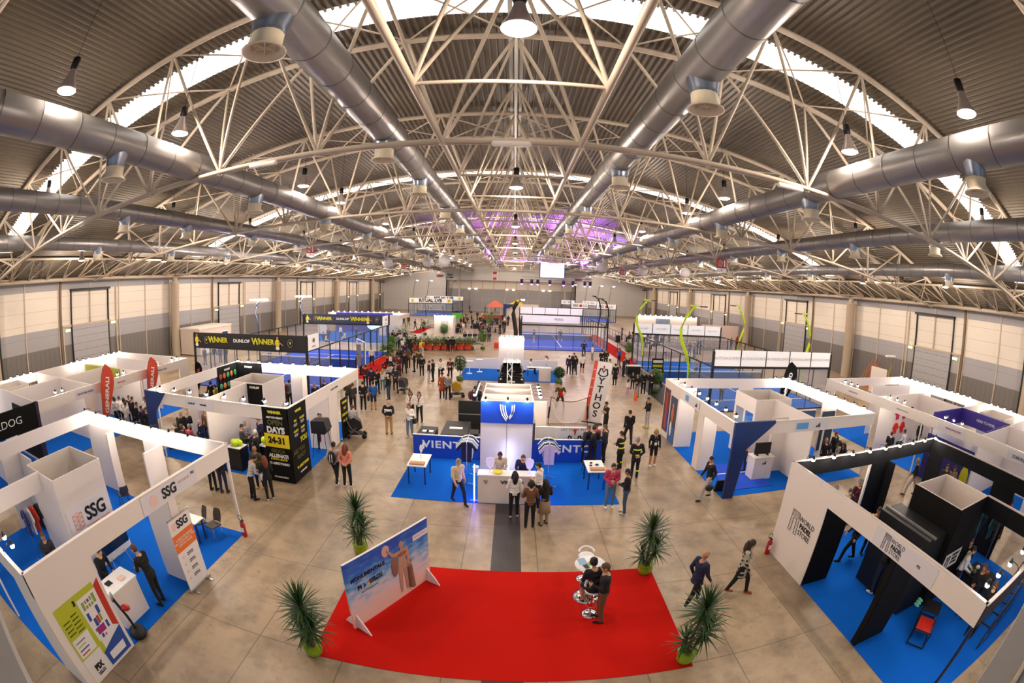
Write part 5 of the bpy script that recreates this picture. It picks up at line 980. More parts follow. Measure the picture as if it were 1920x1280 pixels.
for k, w in enumerate(('WINNER', 'TEST', 'OPEN DAY', 'PROVA')): text(w, .16, m_yelt, pose((.02, 0, 1.85-.3*k), (0, 1, 0), (0, 0, 1)), t, .004)
t = empty('ball_machine', (-7.9, 17.0, .0), 0, label='black padel ball machine on tall legs beside the OPEN DAYS booth', category='machine'); MB().prism([(-.35, 1.15), (.3, 1.15), (.42, 1.35), (.3, 1.75), (-.35, 1.7)], -.3, .3, m_dk, lambda u, v, w: (u, w, v)).obj('housing', t)
for sx in (-.25, .25):
    for sy in (-.22, .22): MB().tube((sx, sy, 1.15), (sx*1.5, sy*1.5, 0), .015, m_dk).obj('leg', t)
def stroller(x, y, rz, lbl, m_):
    t = empty('stroller', (x, y, 0), rz, label=lbl, category='stroller')
    MB().prism([(-.3, .45), (.1, .4), (.35, .55), (.25, .9), (-.05, 1.08), (-.35, .95)], -.22, .22, m_, lambda u, v, w: (u, w, v)).obj('hooded_seat', t); f = MB()
    for s in (-1, 1): f.path([(-.45, s*.24, 1.02), (-.2, s*.24, .55), (.42, s*.22, .1)], .015, m_grey, 5).path([(.05, s*.24, .6), (-.4, s*.24, .12)], .015, m_grey, 5)
    f.tube((-.45, -.24, 1.02), (-.45, .24, 1.02), .018, m_dk).box(-.3, .3, -.2, .2, .2, .3, m_dk); f.obj('frame', t)
    for px in (-.4, .42):
        for s in (-1, 1): MB().lathe([(.03, -.025), (.12, -.025), (.13, 0), (.12, .025), (.03, .025)], m_dk, (px, s*.25, .13), 12, Matrix.Rotation(math.pi/2, 3, 'X')).obj('wheel', t)
stroller(*at(668, 820), .3, 'black pushchair beside the booth with OPEN DAYS posters', m_dk); stroller(*at(757, 736), 1.4, 'dark grey pushchair among the crowd on the aisle', mat('charcoal cloth', '37333a', .8)); stroller(*at(856, 744), .2, 'pushchair with a yellow seat behind the couple on the aisle', mat('mustard cloth', 'b8901c', .8))
# ---------------------------------------------------------------- stage rig with video screen and hanging signs
t = empty('video_screen', (6.9, 80, 0), 0, label='bright hanging video screen under the roof in the distance', category='screen'); MB().box(-2.15, 2.15, -.05, .05, 9.1, 11.85, mat('bright video image', 'dfe8ff', .4, emit=.75, noise=.3, scale=.8, ecol='b8ccff')).obj('image_panel', t); MB().box(-2.3, 2.3, .05, .15, 9.0, 11.95, m_dk).tube((-1.8, 0, 11.9), (-1.8, 0, 14.6), .03, m_dk).tube((1.8, 0, 11.9), (1.8, 0, 14.6), .03, m_dk).obj('mounting_frame', t)
t = empty('lighting_truss', (6.9, 78, 0), 0, label='square lighting truss hanging around the video screen', category='truss'); m = MB()
for z in (8.7, 9.1): m.tube((-5.5, -1, z), (6.5, -1, z), .04, m_grey)
for z in (12.1, 12.5): m.tube((-3.5, -1, z), (3.5, -1, z), .04, m_grey)
for k in range(24): m.tube((-5.5+.5*k, -1, 8.7+.4*(k % 2)), (-5+.5*k, -1, 9.1-.4*(k % 2)), .02, m_grey, 4)
for k in range(14): m.tube((-3.5+.5*k, -1, 12.1+.4*(k % 2)), (-3+.5*k, -1, 12.5-.4*(k % 2)), .02, m_grey, 4)
for x in (-5.4, 6.4): m.tube((x, -1, 9.1), (x, -1, 14), .02, m_grey, 4)
m.obj('lattice', t)
for k, x in enumerate((-2.9, -1.1, 0, 2.2, 4.7, 6.4, 8.6, 9.6)):
    t = empty('moving_head_light', (4.2+x*.95, 77, 8.78), 0, label='stage moving-head light under the hanging truss, %s from the left' % ORD[k], category='stage light'); MB().lathe([(.25, -.1), (.28, -.5), (.2, -.85)], m_dk, n=10).obj('lamp_body', t); MB().sph((0, 0, -.88), .2, mat('violet beam lens', 'b090ff', .4, emit=14, noise=0, ecol='8a50ff'), 8).obj('lens', t)
    if k in (0, 2, 4, 6):
        l = bpy.data.lights.new('stage_light', 'SPOT'); l.energy = 60000; l.color = (.28, .14, 1) if k % 4 else (.5, .12, 1); l.spot_size = 1.25; l.spot_blend = .5; l.shadow_soft_size = .3
        o = bpy.data.objects.new('stage_light', l); COL.objects.link(o); o.parent = t; o.location = (0, -.4, -.3); o.rotation_euler = (math.radians(-(142+5*(k % 4))), 0, .22*(k-3))
def hsign(x, y, z, lbl):
    t = empty('fire_hose_sign', (x, y, z), 0, label=lbl, category='sign'); MB().box(-.42, .42, -.02, .02, -.2, .5, mat('sign red')).box(-.42, .42, -.02, .02, -.5, -.2, m_line).obj('sign_board', t); f = MB(); f.path([(-.12+.2*math.cos(a*.5236), -.03, .15+.2*math.sin(a*.5236)) for a in range(12)], .025, m_line, 5, True).path([(-.12+.08*math.cos(a*.785), -.03, .15+.08*math.sin(a*.785)) for a in range(8)], .02, m_line, 4, True).box(.2, .3, -.03, -.02, -.1, .4, m_line).prism([(-.06, -.3), (.06, -.3), (0, -.42)], .02, .03, m_pred, lambda u, v, w: (u, -w, v)); f.obj('pictogram', t); MB().tube((-.3, 0, .5), (-.3, 0, 2.4), .01, m_dk, 4).tube((.3, 0, .5), (.3, 0, 2.4), .01, m_dk, 4).obj('wire', t)
hsign(-18.6, 38, 10.5, 'red and white fire-hose sign hanging left of the ridge, nearer'); hsign(15.2, 30, 9.75, 'red and white fire-hose sign hanging right of the ridge, nearer'); hsign(-15.7, 63, 9.8, 'red and white fire-hose sign hanging left of the ridge, farther'); hsign(15.7, 63, 9.9, 'red and white fire-hose sign hanging right of the ridge, farther')
for k, (x, y, z, sx) in enumerate(((0, 12.8, 11.55, 1), (-8.2, 12.8, 11.4, 1), (9.4, 12.8, 11.3, 1))): MB().tube((x-.5, y-.12, z+.1), (x+.5, y-.12, z+.1), .09, m_white, 12).sph((x-.5, y-.12, z+.1), .09, m_white, 12).sph((x+.5, y-.12, z+.1), .09, m_white, 12).obj('ceiling_luminaire', label='white emergency luminaire on the nearest truss, %s' % ('centre', 'left', 'right')[k], category='luminaire')
for k, (x, y) in enumerate(((-12, 62), (-19, 66), (-9, 58), (12, 60), (19, 64), (25, 62))): MB().sph((x, y, 10.6), .8, mat('white balloon', 'd8d4d6', .5), 14).obj('white_balloon', label='white globe hanging under the roof, %s from the left' % {-19: 'first', -12: 'second', -9: 'third', 12: 'fourth', 19: 'fifth', 25: 'sixth'}[x], category='globe')

MB().sph((6.1, 79.94, 10.9), .42, mat('screen face tone', 'a07890', .5, emit=.25, noise=0, ecol='a080b0'), 12, (.8, .05, 1)).sph((8.0, 79.94, 10.9), .42, mat('screen face tone'), 12, (.8, .05, 1)).box(4.8, 9.0, 79.93, 79.95, 9.15, 9.6, mat('screen blue strip', '3a5ac0', .5, emit=.5, noise=0)).obj('screen_picture', bpy.data.objects['video_screen']).location = (-6.9, -80, 0)
fr_ = random.Random(3)
for k in range(16):
    x = -12+fr_.uniform(0, 11.5); y = 68+fr_.uniform(0, 34); t = empty('food_table', (x, y, 0), fr_.choice((0, 1.57)), label='dark picnic table with benches in the far food court', category='table', group='dark tables of the food court')
    MB().box(-.9, .9, -.35, .35, .72, .77, m_dk).box(-.8, -.7, -.3, .3, 0, .72, m_dk).box(.7, .8, -.3, .3, 0, .72, m_dk).obj('table_top', t)
    for s_ in (-1, 1): MB().box(-.9, .9, s_*.65-.13, s_*.65+.13, .42, .46, m_dk).box(-.7, -.6, s_*.65-.1, s_*.65+.1, 0, .42, m_dk).box(.6, .7, s_*.65-.1, s_*.65+.1, 0, .42, m_dk).obj('bench', t)
MB().lathe([(.7, 0), (.85, .5), (.8, .52), (.6, .4)], mat('coral upholstery'), (.4, 51.5, 0), 12).obj('round_planter', label='round coral planter at the foot of the big black mast', category='planter')
MB().box(-2.0, -.6, 53, 54, 0, .6, mat('coral upholstery')).obj('bench_block', label='coral bench block left of the big black mast', category='bench')
MB().box(-6.5, -2.0, 96, 96.6, 0, 1.0, mat('rust counter', '8a4426', .7, noise=.3)).obj('food_counter', label='long rust-coloured counter in the far food court', category='counter')
MB().box(-13.4, -11.2, 98, 99.5, 0, 1.1, mat('bright green cover', '5cc83c', .7)).obj('green_cover', label='bright green covered stall in the far food court', category='stall')
# ---------------------------------------------------------------- people
SKIN = ['c89878', 'b98464', 'd6a988', '8a5c44']
def remesh(vs_fn, vox):
    mb = MB(); vs_fn(mb); me = bpy.data.meshes.new('b'); me.from_pydata(mb.v, [], mb.f); o = bpy.data.objects.new('b', me); COL.objects.link(o)
    r = o.modifiers.new('r', 'REMESH'); r.mode = 'VOXEL'; r.voxel_size = vox; s = o.modifiers.new('s', 'SMOOTH'); s.iterations = 3; s.factor = .5
    dg = bpy.context.evaluated_depsgraph_get(); m2 = bpy.data.meshes.new_from_object(o.evaluated_get(dg)); bpy.data.objects.remove(o); bpy.data.meshes.remove(me); return m2
def body(kind, fem=False):
    """a posed figure 1.74 m tall facing +y, as one continuous skin"""
    lean = {'lean': .35, 'work': .22, 'sit': .08, 'high': .25, 'bend': .6}.get(kind, .02); sit = kind in ('sit', 'high')
    hz = .93 if not sit else (.52 if kind == 'sit' else .86); hy = 0
    J = {}; sh = .175 if fem else .2; hw = .095
    def up(z, x=0, y=0): h = z-.93; return Vector((x, hy+y*math.cos(lean)+h*math.sin(lean), hz+h*math.cos(lean)-y*math.sin(lean)))
    J['pel'] = up(.95); J['waist'] = up(1.08); J['chest'] = up(1.27); J['neck'] = up(1.45); J['neck2'] = up(1.50, 0, .01); J['head'] = up(1.62, 0, .035)
    A = {'stand': ((.24, -.02, 1.14, .25, .06, .89),)*2, 'walk': ((.25, -.1, 1.15, .25, .02, .92), (.25, .06, 1.14, .24, .22, .93)), 'hold': ((.24, .02, 1.14, .07, .25, 1.14), (.24, .02, 1.14, .05, .24, 1.10)), 'hips': ((.36, -.06, 1.18, .19, .06, 1.02),)*2,
         'sit': ((.23, .06, 1.14, .12, .30, 1.06), (.23, .04, 1.13, .1, .28, 1.02)), 'high': ((.23, .1, 1.16, .1, .34, 1.15), (.22, .14, 1.22, .07, .2, 1.45)), 'lean': ((.25, .12, 1.17, .1, .36, 1.13), (.25, .1, 1.16, .15, .36, 1.08)), 'work': ((.25, .1, 1.15, .08, .34, 1.12), (.25, .08, 1.15, .12, .33, 1.06)),
         'point': ((.24, -.02, 1.14, .25, .06, .89), (.34, .1, 1.42, .5, .28, 1.62)), 'phone': ((.24, .0, 1.14, .1, .24, 1.22), (.24, -.02, 1.13, .25, .05, .89)), 'cross': ((.25, .06, 1.17, -.06, .2, 1.2), (.25, .06, 1.17, -.08, .22, 1.16)), 'wide': ((.3, .02, 1.15, .2, .2, 1.0),)*2, 'bend': ((.24, .14, 1.18, .12, .42, 1.1),)*2, 'back': ((.27, -.08, 1.15, .1, -.14, 1.0),)*2}
    a = A.get(kind, A['stand'])
    for s, n, q in ((-1, 'L', a[0]), (1, 'R', a[1])):
        J['sh'+n] = up(1.40, s*sh); J['el'+n] = up(q[2], s*q[0], q[1]); J['wr'+n] = up(q[5], s*q[3], q[4]); J['hp'+n] = Vector((s*hw, hy, hz))
        d = (J['wr'+n]-J['el'+n]).normalized(); J['hd'+n] = J['wr'+n]+d*.09
        if kind == 'sit': k, an = (s*.13, .43, .50), (s*.13, .45, .09)
        elif kind == 'high': k, an = (s*.12, .38, .74), (s*.1, .30, .32)
        elif kind == 'walk': k, an = ((s*.1, .17*s*-1+.06, .5), (s*.1, -.24, .16) if s > 0 else (s*.1, .30, .09))
        elif kind == 'wide': k, an = (s*.2, .08, .5), (s*.27, 0, .09)
        elif kind == 'hips': k, an = (s*.14, .02, .5), (s*.17, 0, .09)
        else: k, an = (s*.11, .02+.015*s, .5), (s*.12, -.02+.03*s, .09)
        J['kn'+n] = Vector(k); J['an'+n] = Vector(an)
    bones = []; w = .9 if fem else 1
    def B(p, q, r1, r2, lab, sc=1): bones.append((J[p] if isinstance(p, str) else p, J[q] if isinstance(q, str) else q, r1, r2, lab))
    B('head', 'head', .095, .095, 0); B('neck', 'neck2', .055, .05, 0)
    for n in 'LR':
        s = -1 if n == 'L' else 1
        B('sh'+n, 'el'+n, .07*w, .057*w, 1); B('el'+n, 'wr'+n, .055*w, .04*w, 2); B('wr'+n, 'hd'+n, .03, .03, 0)
        B('hp'+n, 'kn'+n, .098, .07, 3); B('kn'+n, 'an'+n, .071, .052, 4); ft = Vector((0, .16, -.035)) if kind != 'high' else Vector((0, .15, -.06)); B(J['an'+n]+Vector((0, -.03, -.045)), J['an'+n]+ft+Vector((0, 0, -.015)), .042, .036, 5)
        for f in (.25, .55, .85): o = J['chest']*(1-f)+J['sh'+n]*f; B(o, o, .105-.03*f, .1, 1)
    B('pel', 'waist', .125, .115, 1); B('waist', 'chest', .115, .125, 1)
    def build(mb):
        for p, q, r1, r2, lab in bones:
            if (q-p).length > 1e-4: mb.tube(p, q, r1, m_dk, 10, r2)
            mb.sph(p, r1, m_dk, 12); mb.sph(q, r2, m_dk, 12)
        for z, rx, ry in ((.90, .175, .135), (.98, .18, .135), (1.08, .165, .125), (1.2, .18, .13), (1.3, .2, .13), (1.38, .185, .105)): mb.sph(up(z), 1, m_dk, 14, (rx*w, ry, .09))
        h = J['head']; mb.sph(h, .1, m_dk, 14, (.84, 1.0, 1.18)); mb.sph(h+Vector((0, .035, -.06)), .06, m_dk, 10); mb.tube(h+Vector((0, .085, .01)), h+Vector((0, .122, -.03)), .012, m_dk, 8, .018)
        for s in (-1, 1): mb.sph(h+Vector((s*.088, -.005, -.005)), .03, m_dk, 8, (.4, .7, 1))
        if fem:
            for s in (-1, 1): mb.sph(up(1.27, s*.075, .09), .06, m_dk, 8)
    me = remesh(build, .017)
    labs = []
    for p in me.polygons:
        c = p.center; best = (9, 1)
        for a_, b_, r1, r2, lab in bones:
            ab = b_-a_; L2 = ab.length_squared; t = 0 if L2 < 1e-8 else max(0, min(1, (c-a_).dot(ab)/L2)); d = (c-a_-ab*t).length-(r1+(r2-r1)*t)
            if d < best[0]: best = (d, lab)
        lab = best[1]
        if lab in (3,) and c.z > hz+.05 and not sit: lab = 1
        if lab == 1 and not sit and c.z < hz-.04: lab = 3
        if c.z > J['neck2'].z and (c-J['head']).length < .16: lab = 0
        labs.append(lab)
    # hands with separate fingers, eyes and mouth joined in
    mb = MB(); mb.v = [tuple(v.co) for v in me.vertices]; mb.f = [list(p.vertices) for p in me.polygons]; mb.mi = labs; mb.sm = [True]*len(labs)
    sm = [mat('slot%d' % k, 'c89878') for k in range(7)]; mb.mats = sm
    for n in 'LR':
        w_ = J['wr'+n]; d = (J['hd'+n]-w_).normalized(); s = -1 if n == 'L' else 1; inw = Vector((-s, 0, 0)); inw = (inw-d*inw.dot(d)).normalized(); sd = d.cross(inw).normalized(); sd = sd if sd.y > 0 else -sd
        mb.tube(w_, w_+d*.085, .026, sm[0], 8, .034)
        for q in range(4):
            b = w_+d*.08+sd*(.028-.019*q); L = (.066, .075, .07, .055)[q]; m = b+d*L*.55+inw*.008; mb.path([b, m, m+(d*.6+inw*.6).normalized()*L*.5], [.009, .0085, .007], sm[0], 6)
        b = w_+d*.03+sd*.03; mb.path([b, b+(d*.5+sd*.7+inw*.2).normalized()*.04, b+(d*.9+sd*.55+inw*.4).normalized()*.07], [.011, .01, .008], sm[0], 6)
    h = J['head']
    for s in (-1, 1): mb.sph(h+Vector((s*.034, .086, .012)), .0115, sm[6], 6, (1.2, .5, .8)); mb.tube(h+Vector((s*.015, .096, .035)), h+Vector((s*.055, .084, .035)), .005, sm[6], 4)
    mb.tube(h+Vector((-.024, .09, -.062)), h+Vector((.024, .09, -.062)), .006, mat('slot6'), 4)
    o = mb.obj('person'); me = o.data; bpy.data.objects.remove(o)
    return me, J
BOD = {}
def getbody(kind, fem):
    if (kind, fem) not in BOD: BOD[(kind, fem)] = body(kind, fem)
    return BOD[(kind, fem)]
HAIR = {}
def hairmesh(style):
    if style in HAIR: return HAIR[style]
    mb = MB(); m = mat('slot0')
    def cap(mb):
        N = 12
        vs = []; c = Vector((0, 0, 0))
        for i in range(7):
            ph = math.pi*.5*(i/6)*1.25
            for k in range(N*2):
                a = math.pi*k/N; f = max(0, math.sin(a)); lim = 1-.38*f; p = ph*lim
                r_ = .104 if style != 'short' else .1; vs.append((r_*.9*math.sin(p)*math.cos(a), r_*1.06*math.sin(p)*math.sin(a), r_*1.24*math.cos(p)+.004))
        n = 2*N; mb.add(vs, [(i*n+k, i*n+(k+1) % n, (i+1)*n+(k+1) % n, (i+1)*n+k) for i in range(6) for k in range(n)], m, True)
    if style == 'hat': mb.lathe([(.135, .03), (.14, .036), (.108, .045), (.1, .12), (.06, .15), (.01, .155)], m, n=16)
    elif style == 'beanie': mb.lathe([(.108, .01), (.108, .06), (.085, .12), (.03, .15), (.005, .152)], m, n=14)
    else: cap(mb)
    if style == 'long': mb.path([(0, -.07, .05), (0, -.105, -.05), (0, -.11, -.17), (0, -.1, -.3), (0, -.09, -.36)], [.07, .09, .095, .075, .02], m, 10); [mb.path([(s*.075, -.03, .03), (s*.095, -.03, -.08), (s*.09, -.02, -.2), (s*.08, .0, -.27)], [.03, .035, .035, .01], m, 7) for s in (-1, 1)]
    if style == 'bob': mb.path([(0, -.05, .03), (0, -.075, -.05), (0, -.06, -.13)], [.08, .095, .05], m, 10); [mb.path([(s*.08, -.02, .03), (s*.095, -.01, -.07), (s*.08, 0, -.12)], [.03, .03, .012], m, 7) for s in (-1, 1)]
    if style == 'tail': mb.path([(0, -.1, .05), (0, -.16, .02), (0, -.17, -.12), (0, -.15, -.22)], [.03, .04, .035, .008], m, 8)
    if style == 'bun': mb.sph((0, -.07, .12), .05, m, 10)
    o = mb.obj('hair'); HAIR[style] = o.data; bpy.data.objects.remove(o); return HAIR[style]
HC = dict(k='1c1512', b='3a261a', g='8c8680', w='cfc8c0', y='b08a50', r='7c3a1e', n='5a3a24')
CL = dict(K='131316', N='1b2440', W='ece6e0', C='d9c7a8', G='7f7f84', D='2b2b30', B='6d4a30', T='b08a58', R='b01f2c', M='5a1c24', P='c23a5c', Y='d8d21e', O='c8683c', S='e08a70', J='3d4d68', j='66788f', E='47442a', L='1f5fb0', V='6a4a70', A='4a7f86', H='b9b2ae', Z='a84f22', Q='c99ab0', F='9c8468', U='23264a', X='3a3230', I='cfd4da')
NAMES = dict(K='black', N='navy', W='white', C='cream', G='grey', D='dark grey', B='brown', T='tan', R='red', M='maroon', P='pink', Y='yellow', O='orange', S='salmon', J='dark denim', j='light denim', E='olive', L='blue', V='purple', A='teal', H='light grey', Z='rust', Q='rose', F='beige', U='dark blue', X='dark brown', I='pale grey')
POSN = dict(stand='standing', walk='walking', hold='holding something', hips='with hands on hips', sit='seated', high='on a stool', lean='leaning forward', work='bending over a table', point='with a raised arm', phone='with a phone', cross='with folded arms', wide='with legs apart', bend='bending down', back='with hands behind the back')
NP = [0]; LBL = set()
def person(x, y, kind, face, top, bot, shoe='K', hair='short', hc='k', lbl='', s=1., fem=False, sleeve=1, shorts=0, coat=None, z=0, sk=None, grp=None, extra=None):
    me, J = getbody(kind, fem); o = bpy.data.objects.new('person', me); COL.objects.link(o); NP[0] += 1
    o.location = (x, y, z); o.rotation_euler.z = math.radians(face); o.scale = (s,)*3
    m = lambda c: mat('cloth '+NAMES[c], CL[c], .85, noise=.12, scale=9)
    skm = mat('skin tone %d' % ((sk if sk is not None else NP[0] % 3)), SKIN[sk if sk is not None else NP[0] % 3], .55, noise=.03)
    for i, mm in enumerate((skm, m(top), m(top) if sleeve else skm, m(bot), skm if shorts else m(bot), m(shoe), mat('eye and lip dark', '3a201a', .5, noise=0))):
        sl = o.material_slots[i]; sl.link = 'OBJECT'; sl.material = mm
    if hair != 'bald':
        hm = hairmesh(hair); h = bpy.data.objects.new('hair' if hair not in ('hat', 'beanie') else 'hat', hm); COL.objects.link(h); h.parent = o; h.location = J['head']
        h.material_slots[0].link = 'OBJECT'; h.material_slots[0].material = mat('hair '+hc, HC[hc], .6, noise=.15, scale=30)
    if coat:
        key = ('coat', kind, fem, coat[1])
        if key not in HAIR:
            L = coat[1]; mb = MB(); c = J['pel']; mb.lathe([(.135, 1.08), (.165, .95), (.19, .8), (.2+.03*(L < .6), L), (.18, L), (.15, .85)], m_dk, (c.x, c.y, 0), 16, Matrix.Diagonal((1.0, .78, 1))); q = mb.obj('coat'); HAIR[key] = q.data; bpy.data.objects.remove(q)
        h = bpy.data.objects.new('coat_skirt', HAIR[key]); COL.objects.link(h); h.parent = o; h.material_slots[0].link = 'OBJECT'; h.material_slots[0].material = m(coat[0])
    if not lbl or len(lbl.split()) < 4: raise Exception('label '+lbl)
    o['label'] = lbl; o['category'] = 'person'
    if grp: o['group'] = grp
    if extra: extra(o, J)
    return o
def P(u, v, kind, face, tb, lbl, hair='short', hc='k', zh=None, **kw):
    """tb = top, bottom, shoes letters; (u, v) the feet in the photo, or the head if zh gives its height"""
    x, y = at(u, v, zh or 0.) if zh else at(u, v)
    where = lbl; l = 'person in %s top and %s %s %s, %s' % (NAMES[tb[0]], NAMES[tb[1]], 'shorts' if kw.get('shorts') else 'trousers', POSN[kind], where)
    return person(x, y, kind, face, tb[0], tb[1], tb[2] if len(tb) > 2 else 'K', hair, hc, ' '.join(l.split()[:16]), **kw)
def child(o, mb, name): q = mb.obj(name, o); return q
F1 = dict(fem=True)
# printed statue figure on the sky board, a flat generic marble man
sb_, sj = getbody('point', False); me_ = sb_.copy(); me_.transform(Matrix.Translation((.4, -.03, .2)) @ Matrix.Diagonal((-.88, -.02, .88, 1))); me_.flip_normals()
for i_ in range(7): me_.materials[i_] = m_mar
o_ = bpy.data.objects.new('statue_print', me_); COL.objects.link(o_); o_.parent = BOARD
q_ = MB(); q_.sph(f_(.13, 1.1), .15, m_mard, 10, (.8, .05, 2.0)).sph(f_(.4, 1.36), .19, m_mard, 10, (1.1, .06, .4)).tube(f_(.62, .9), f_(.66, .22), .08, m_mard, 7, .1).sph(f_(.62, 1.0), .1, m_mard, 8, (1, .05, 1)).sph(f_(-.12, 1.68), .13, mat('pale racket print', 'd6a8a0'), 12, (1, .05, 1.25)); q_.obj('drape_print', BOARD)
# foreground
def jacket(o, J): child(o, MB().lathe([(.13, 1.42), (.2, 1.36), (.19, 1.1), (.2, .8), (.19, .8), (.17, 1.1), (.12, 1.4)], mat('cloth navy'), (0, 0, 0), 14, Matrix.Diagonal((1.05, .75, 1))), 'jacket')
P(1293, 1134, 'walk', -75, 'NKW', 'bald, purple shirt, open jacket', 'bald', extra=lambda o, J: child(o, MB().prism([(-.075, .95), (.075, .95), (.06, 1.4), (-.06, 1.4)], .1, .15, mat('cloth purple', CL['V'], .8), lambda u, v, w: (u, w, v)), 'shirt_front'), sk=1, coat=('N', .8), s=.99)
def plaid(o, J):
    pm = lines_mat('black and cream plaid', '231f1e', [(0, .11, 0, .045), (2, .13, 0, .05)], 'f0e4cc', .9, .1); o.material_slots[1].material = pm; o.material_slots[2].material = pm; [setattr(c.material_slots[0], 'material', pm) for c in kids(o) if 'coat' in c.name]
P(1377, 1111, 'walk', -125, 'HKZ', 'long hair, plaid coat', 'long', 'b', fem=True, coat=('X', .62), extra=plaid)
P(1122, 1162, 'hold', 80, 'KBK', 'beside the high table', 'short', 'n', s=1.02)
person(2.24, 8.1, 'high', 15, 'K', 'K', 'K', 'bun', 'k', 'person in a black dress sitting on a bar stool at the high table', fem=True, sleeve=1, shorts=1, coat=None)
P(859, 943, 'walk', -140, 'CNK', 'left of the VIENTO counter', 'short', 'g', sleeve=0)
person(-.1, 15.05, 'work', 180, 'C', 'C', 'W', 'short', 'k', 'person in a cream hoodie with short black hair behind the VIENTO counter', sk=3, s=.97)
person(.72, 15.0, 'lean', 180, 'U', 'U', 'K', 'short', 'n', 'bearded person in a navy hoodie behind the VIENTO counter', sk=0, s=.97)
P(963, 968, 'phone', 5, 'WKW', 'long black hair, at counter', 'long', 'k', fem=True, s=.96)
P(992, 988, 'hold', 0, 'BKK', 'plaid jacket, at counter', 'bob', 'k', fem=True, s=.97)
P(1019, 983, 'hold', 25, 'KFK', 'patterned dress, at counter', 'long', 'k', fem=True, coat=('F', .5), s=.95)
P(1008, 952, 'hold', 70, 'WKW', 'right end of VIENTO counter', 'short', 'k', sleeve=0)
def badge(o, J): child(o, MB().box(-.05, .05, .13, .15, 1.02, 1.14, m_line).path([(-.06, .1, 1.42), (0, .145, 1.15), (.06, .1, 1.42)], .006, m_line, 4), 'lanyard_badge')
P(1141, 951, 'hold', 175, 'PjW', 'lanyard badge', 'short', 'k', extra=badge)
P(1169, 962, 'hold', 65, 'KJW', 'facing the person in pink', 'short', 'k', s=.98)
def fire(o, J):
    s_ = MB(); ym = mat('reflective yellow', 'd8e040', .5, emit=.1, noise=0)
    for z in (1.0, 1.22): s_.lathe([(.165, z), (.185, z), (.185, z+.05), (.165, z+.05)], ym, n=14, M=Matrix.Diagonal((1.02, .78, 1)))
    s_.lathe([(.055, .3), (.07, .3), (.07, .35), (.055, .35)], ym, (-.12, 0, 0), 10).lathe([(.055, .3), (.07, .3), (.07, .35), (.055, .35)], ym, (.12, 0, 0), 10); child(o, s_, 'reflective_strip')
P(1160, 880, 'cross', 40, 'KKK', 'yellow reflective bands, looking left', 'short', 'k', extra=fire, coat=('K', .75))
P(1188, 896, 'back', 0, 'KKK', 'yellow reflective bands, grey-haired', 'short', 'g', extra=fire, coat=('K', .75), s=1.03)
P(1222, 873, 'stand', 180, 'KKW', 'blond, right aisle', 'bob', 'y', fem=True, shorts=1, extra=badge)
P(1176, 834, 'walk', 5, 'KKK', 'walking away behind firefighters', 'short', 'k', s=1.03)
def redr(o, J): child(o, MB().sph((0, .3, 1.1), .12, m_red, 10, (1, .2, 1.3)), 'racket_held')
P(1049, 769, 'wide', 180, 'EDI', 'behind the hitting net', 'short', 'k', sleeve=0, extra=redr)
P(1134, 812, 'cross', 100, 'KKK', 'at foot of MYTHOS banner', 'short', 'k', sleeve=0)
P(1097, 800, 'work', -120, 'DKK', 'at the LET THEM PLAY wall', 'short', 'n', zh=1.62)
P(1114, 803, 'hold', -10, 'KKK', 'with backpack behind VIENTO', 'short', 'k', zh=1.62, extra=lambda o, J: child(o, MB().sph((0, -.2, 1.22), .19, m_dk, 12, (.8, .5, 1.2)), 'backpack'))
P(1125, 797, 'work', 100, 'RKK', 'red jersey behind VIENTO', 'short', 'k', zh=1.62); P(1137, 800, 'hold', 60, 'DKK', 'right of the red jersey', 'short', 'n', zh=1.64)
P(1212, 801, 'hold', 100, 'KHY', 'bearded with green shoes', 'short', 'k')
# right aisle
P(1176, 742, 'stand', -60, 'WQW', 'child with long dark hair', 'long', 'b', fem=True, s=.72); P(1185, 730, 'hold', 170, 'KKK', 'child in black by traffic cone', 'long', 'b', fem=True, s=.78)
P(1193, 745, 'hold', 150, 'KGK', 'woman beside two children', 'long', 'k', fem=True); P(1205, 739, 'back', -10, 'KKK', 'back turned, right aisle', 'short', 'g'); P(1219, 740, 'back', 0, 'KKK', 'rightmost of black-clad pair', 'short', 'n')
P(1152, 722, 'stand', 10, 'KKK', 'long coat by MYTHOS banner', 'short', 'k', coat=('K', .5)); P(1161, 712, 'stand', 20, 'QQW', 'child in pink suit', 'long', 'n', fem=True, s=.72); P(1168, 706, 'hold', -90, 'DKK', 'beside child in pink', 'short', 'k')
P(1176, 692, 'hold', 180, 'CKK', 'behind merchandise table', 'short', 'b'); P(1160, 684, 'hold', 120, 'LKK', 'blue jacket by red strip', 'tail', 'b', fem=True); P(1127, 690, 'back', 10, 'KKK', 'first of pair by middle court', 'short', 'k'); P(1135, 688, 'back', -10, 'DKK', 'second of pair by middle court', 'short', 'k'); P(1144, 700, 'sit', 60, 'TKK', 'low by the pair', 'short', 'b')
P(1066, 703, 'walk', 0, 'UKK', 'leftmost of three walking away', 'short', 'k'); P(1077, 704, 'walk', 5, 'KDK', 'middle of three walking away', 'short', 'b', s=1.02); P(1091, 700, 'walk', -5, 'WKR', 'third of those walking away', 'short', 'k', shorts=1)
P(1075, 697, 'back', 0, 'DDK', 'half hidden by walkers', 'short', 'n'); P(1094, 668, 'hips', 0, 'NNK', 'watching the middle court', 'short', 'k'); P(1110, 677, 'stand', 95, 'WGW', 'before the middle court', 'short', 'k')
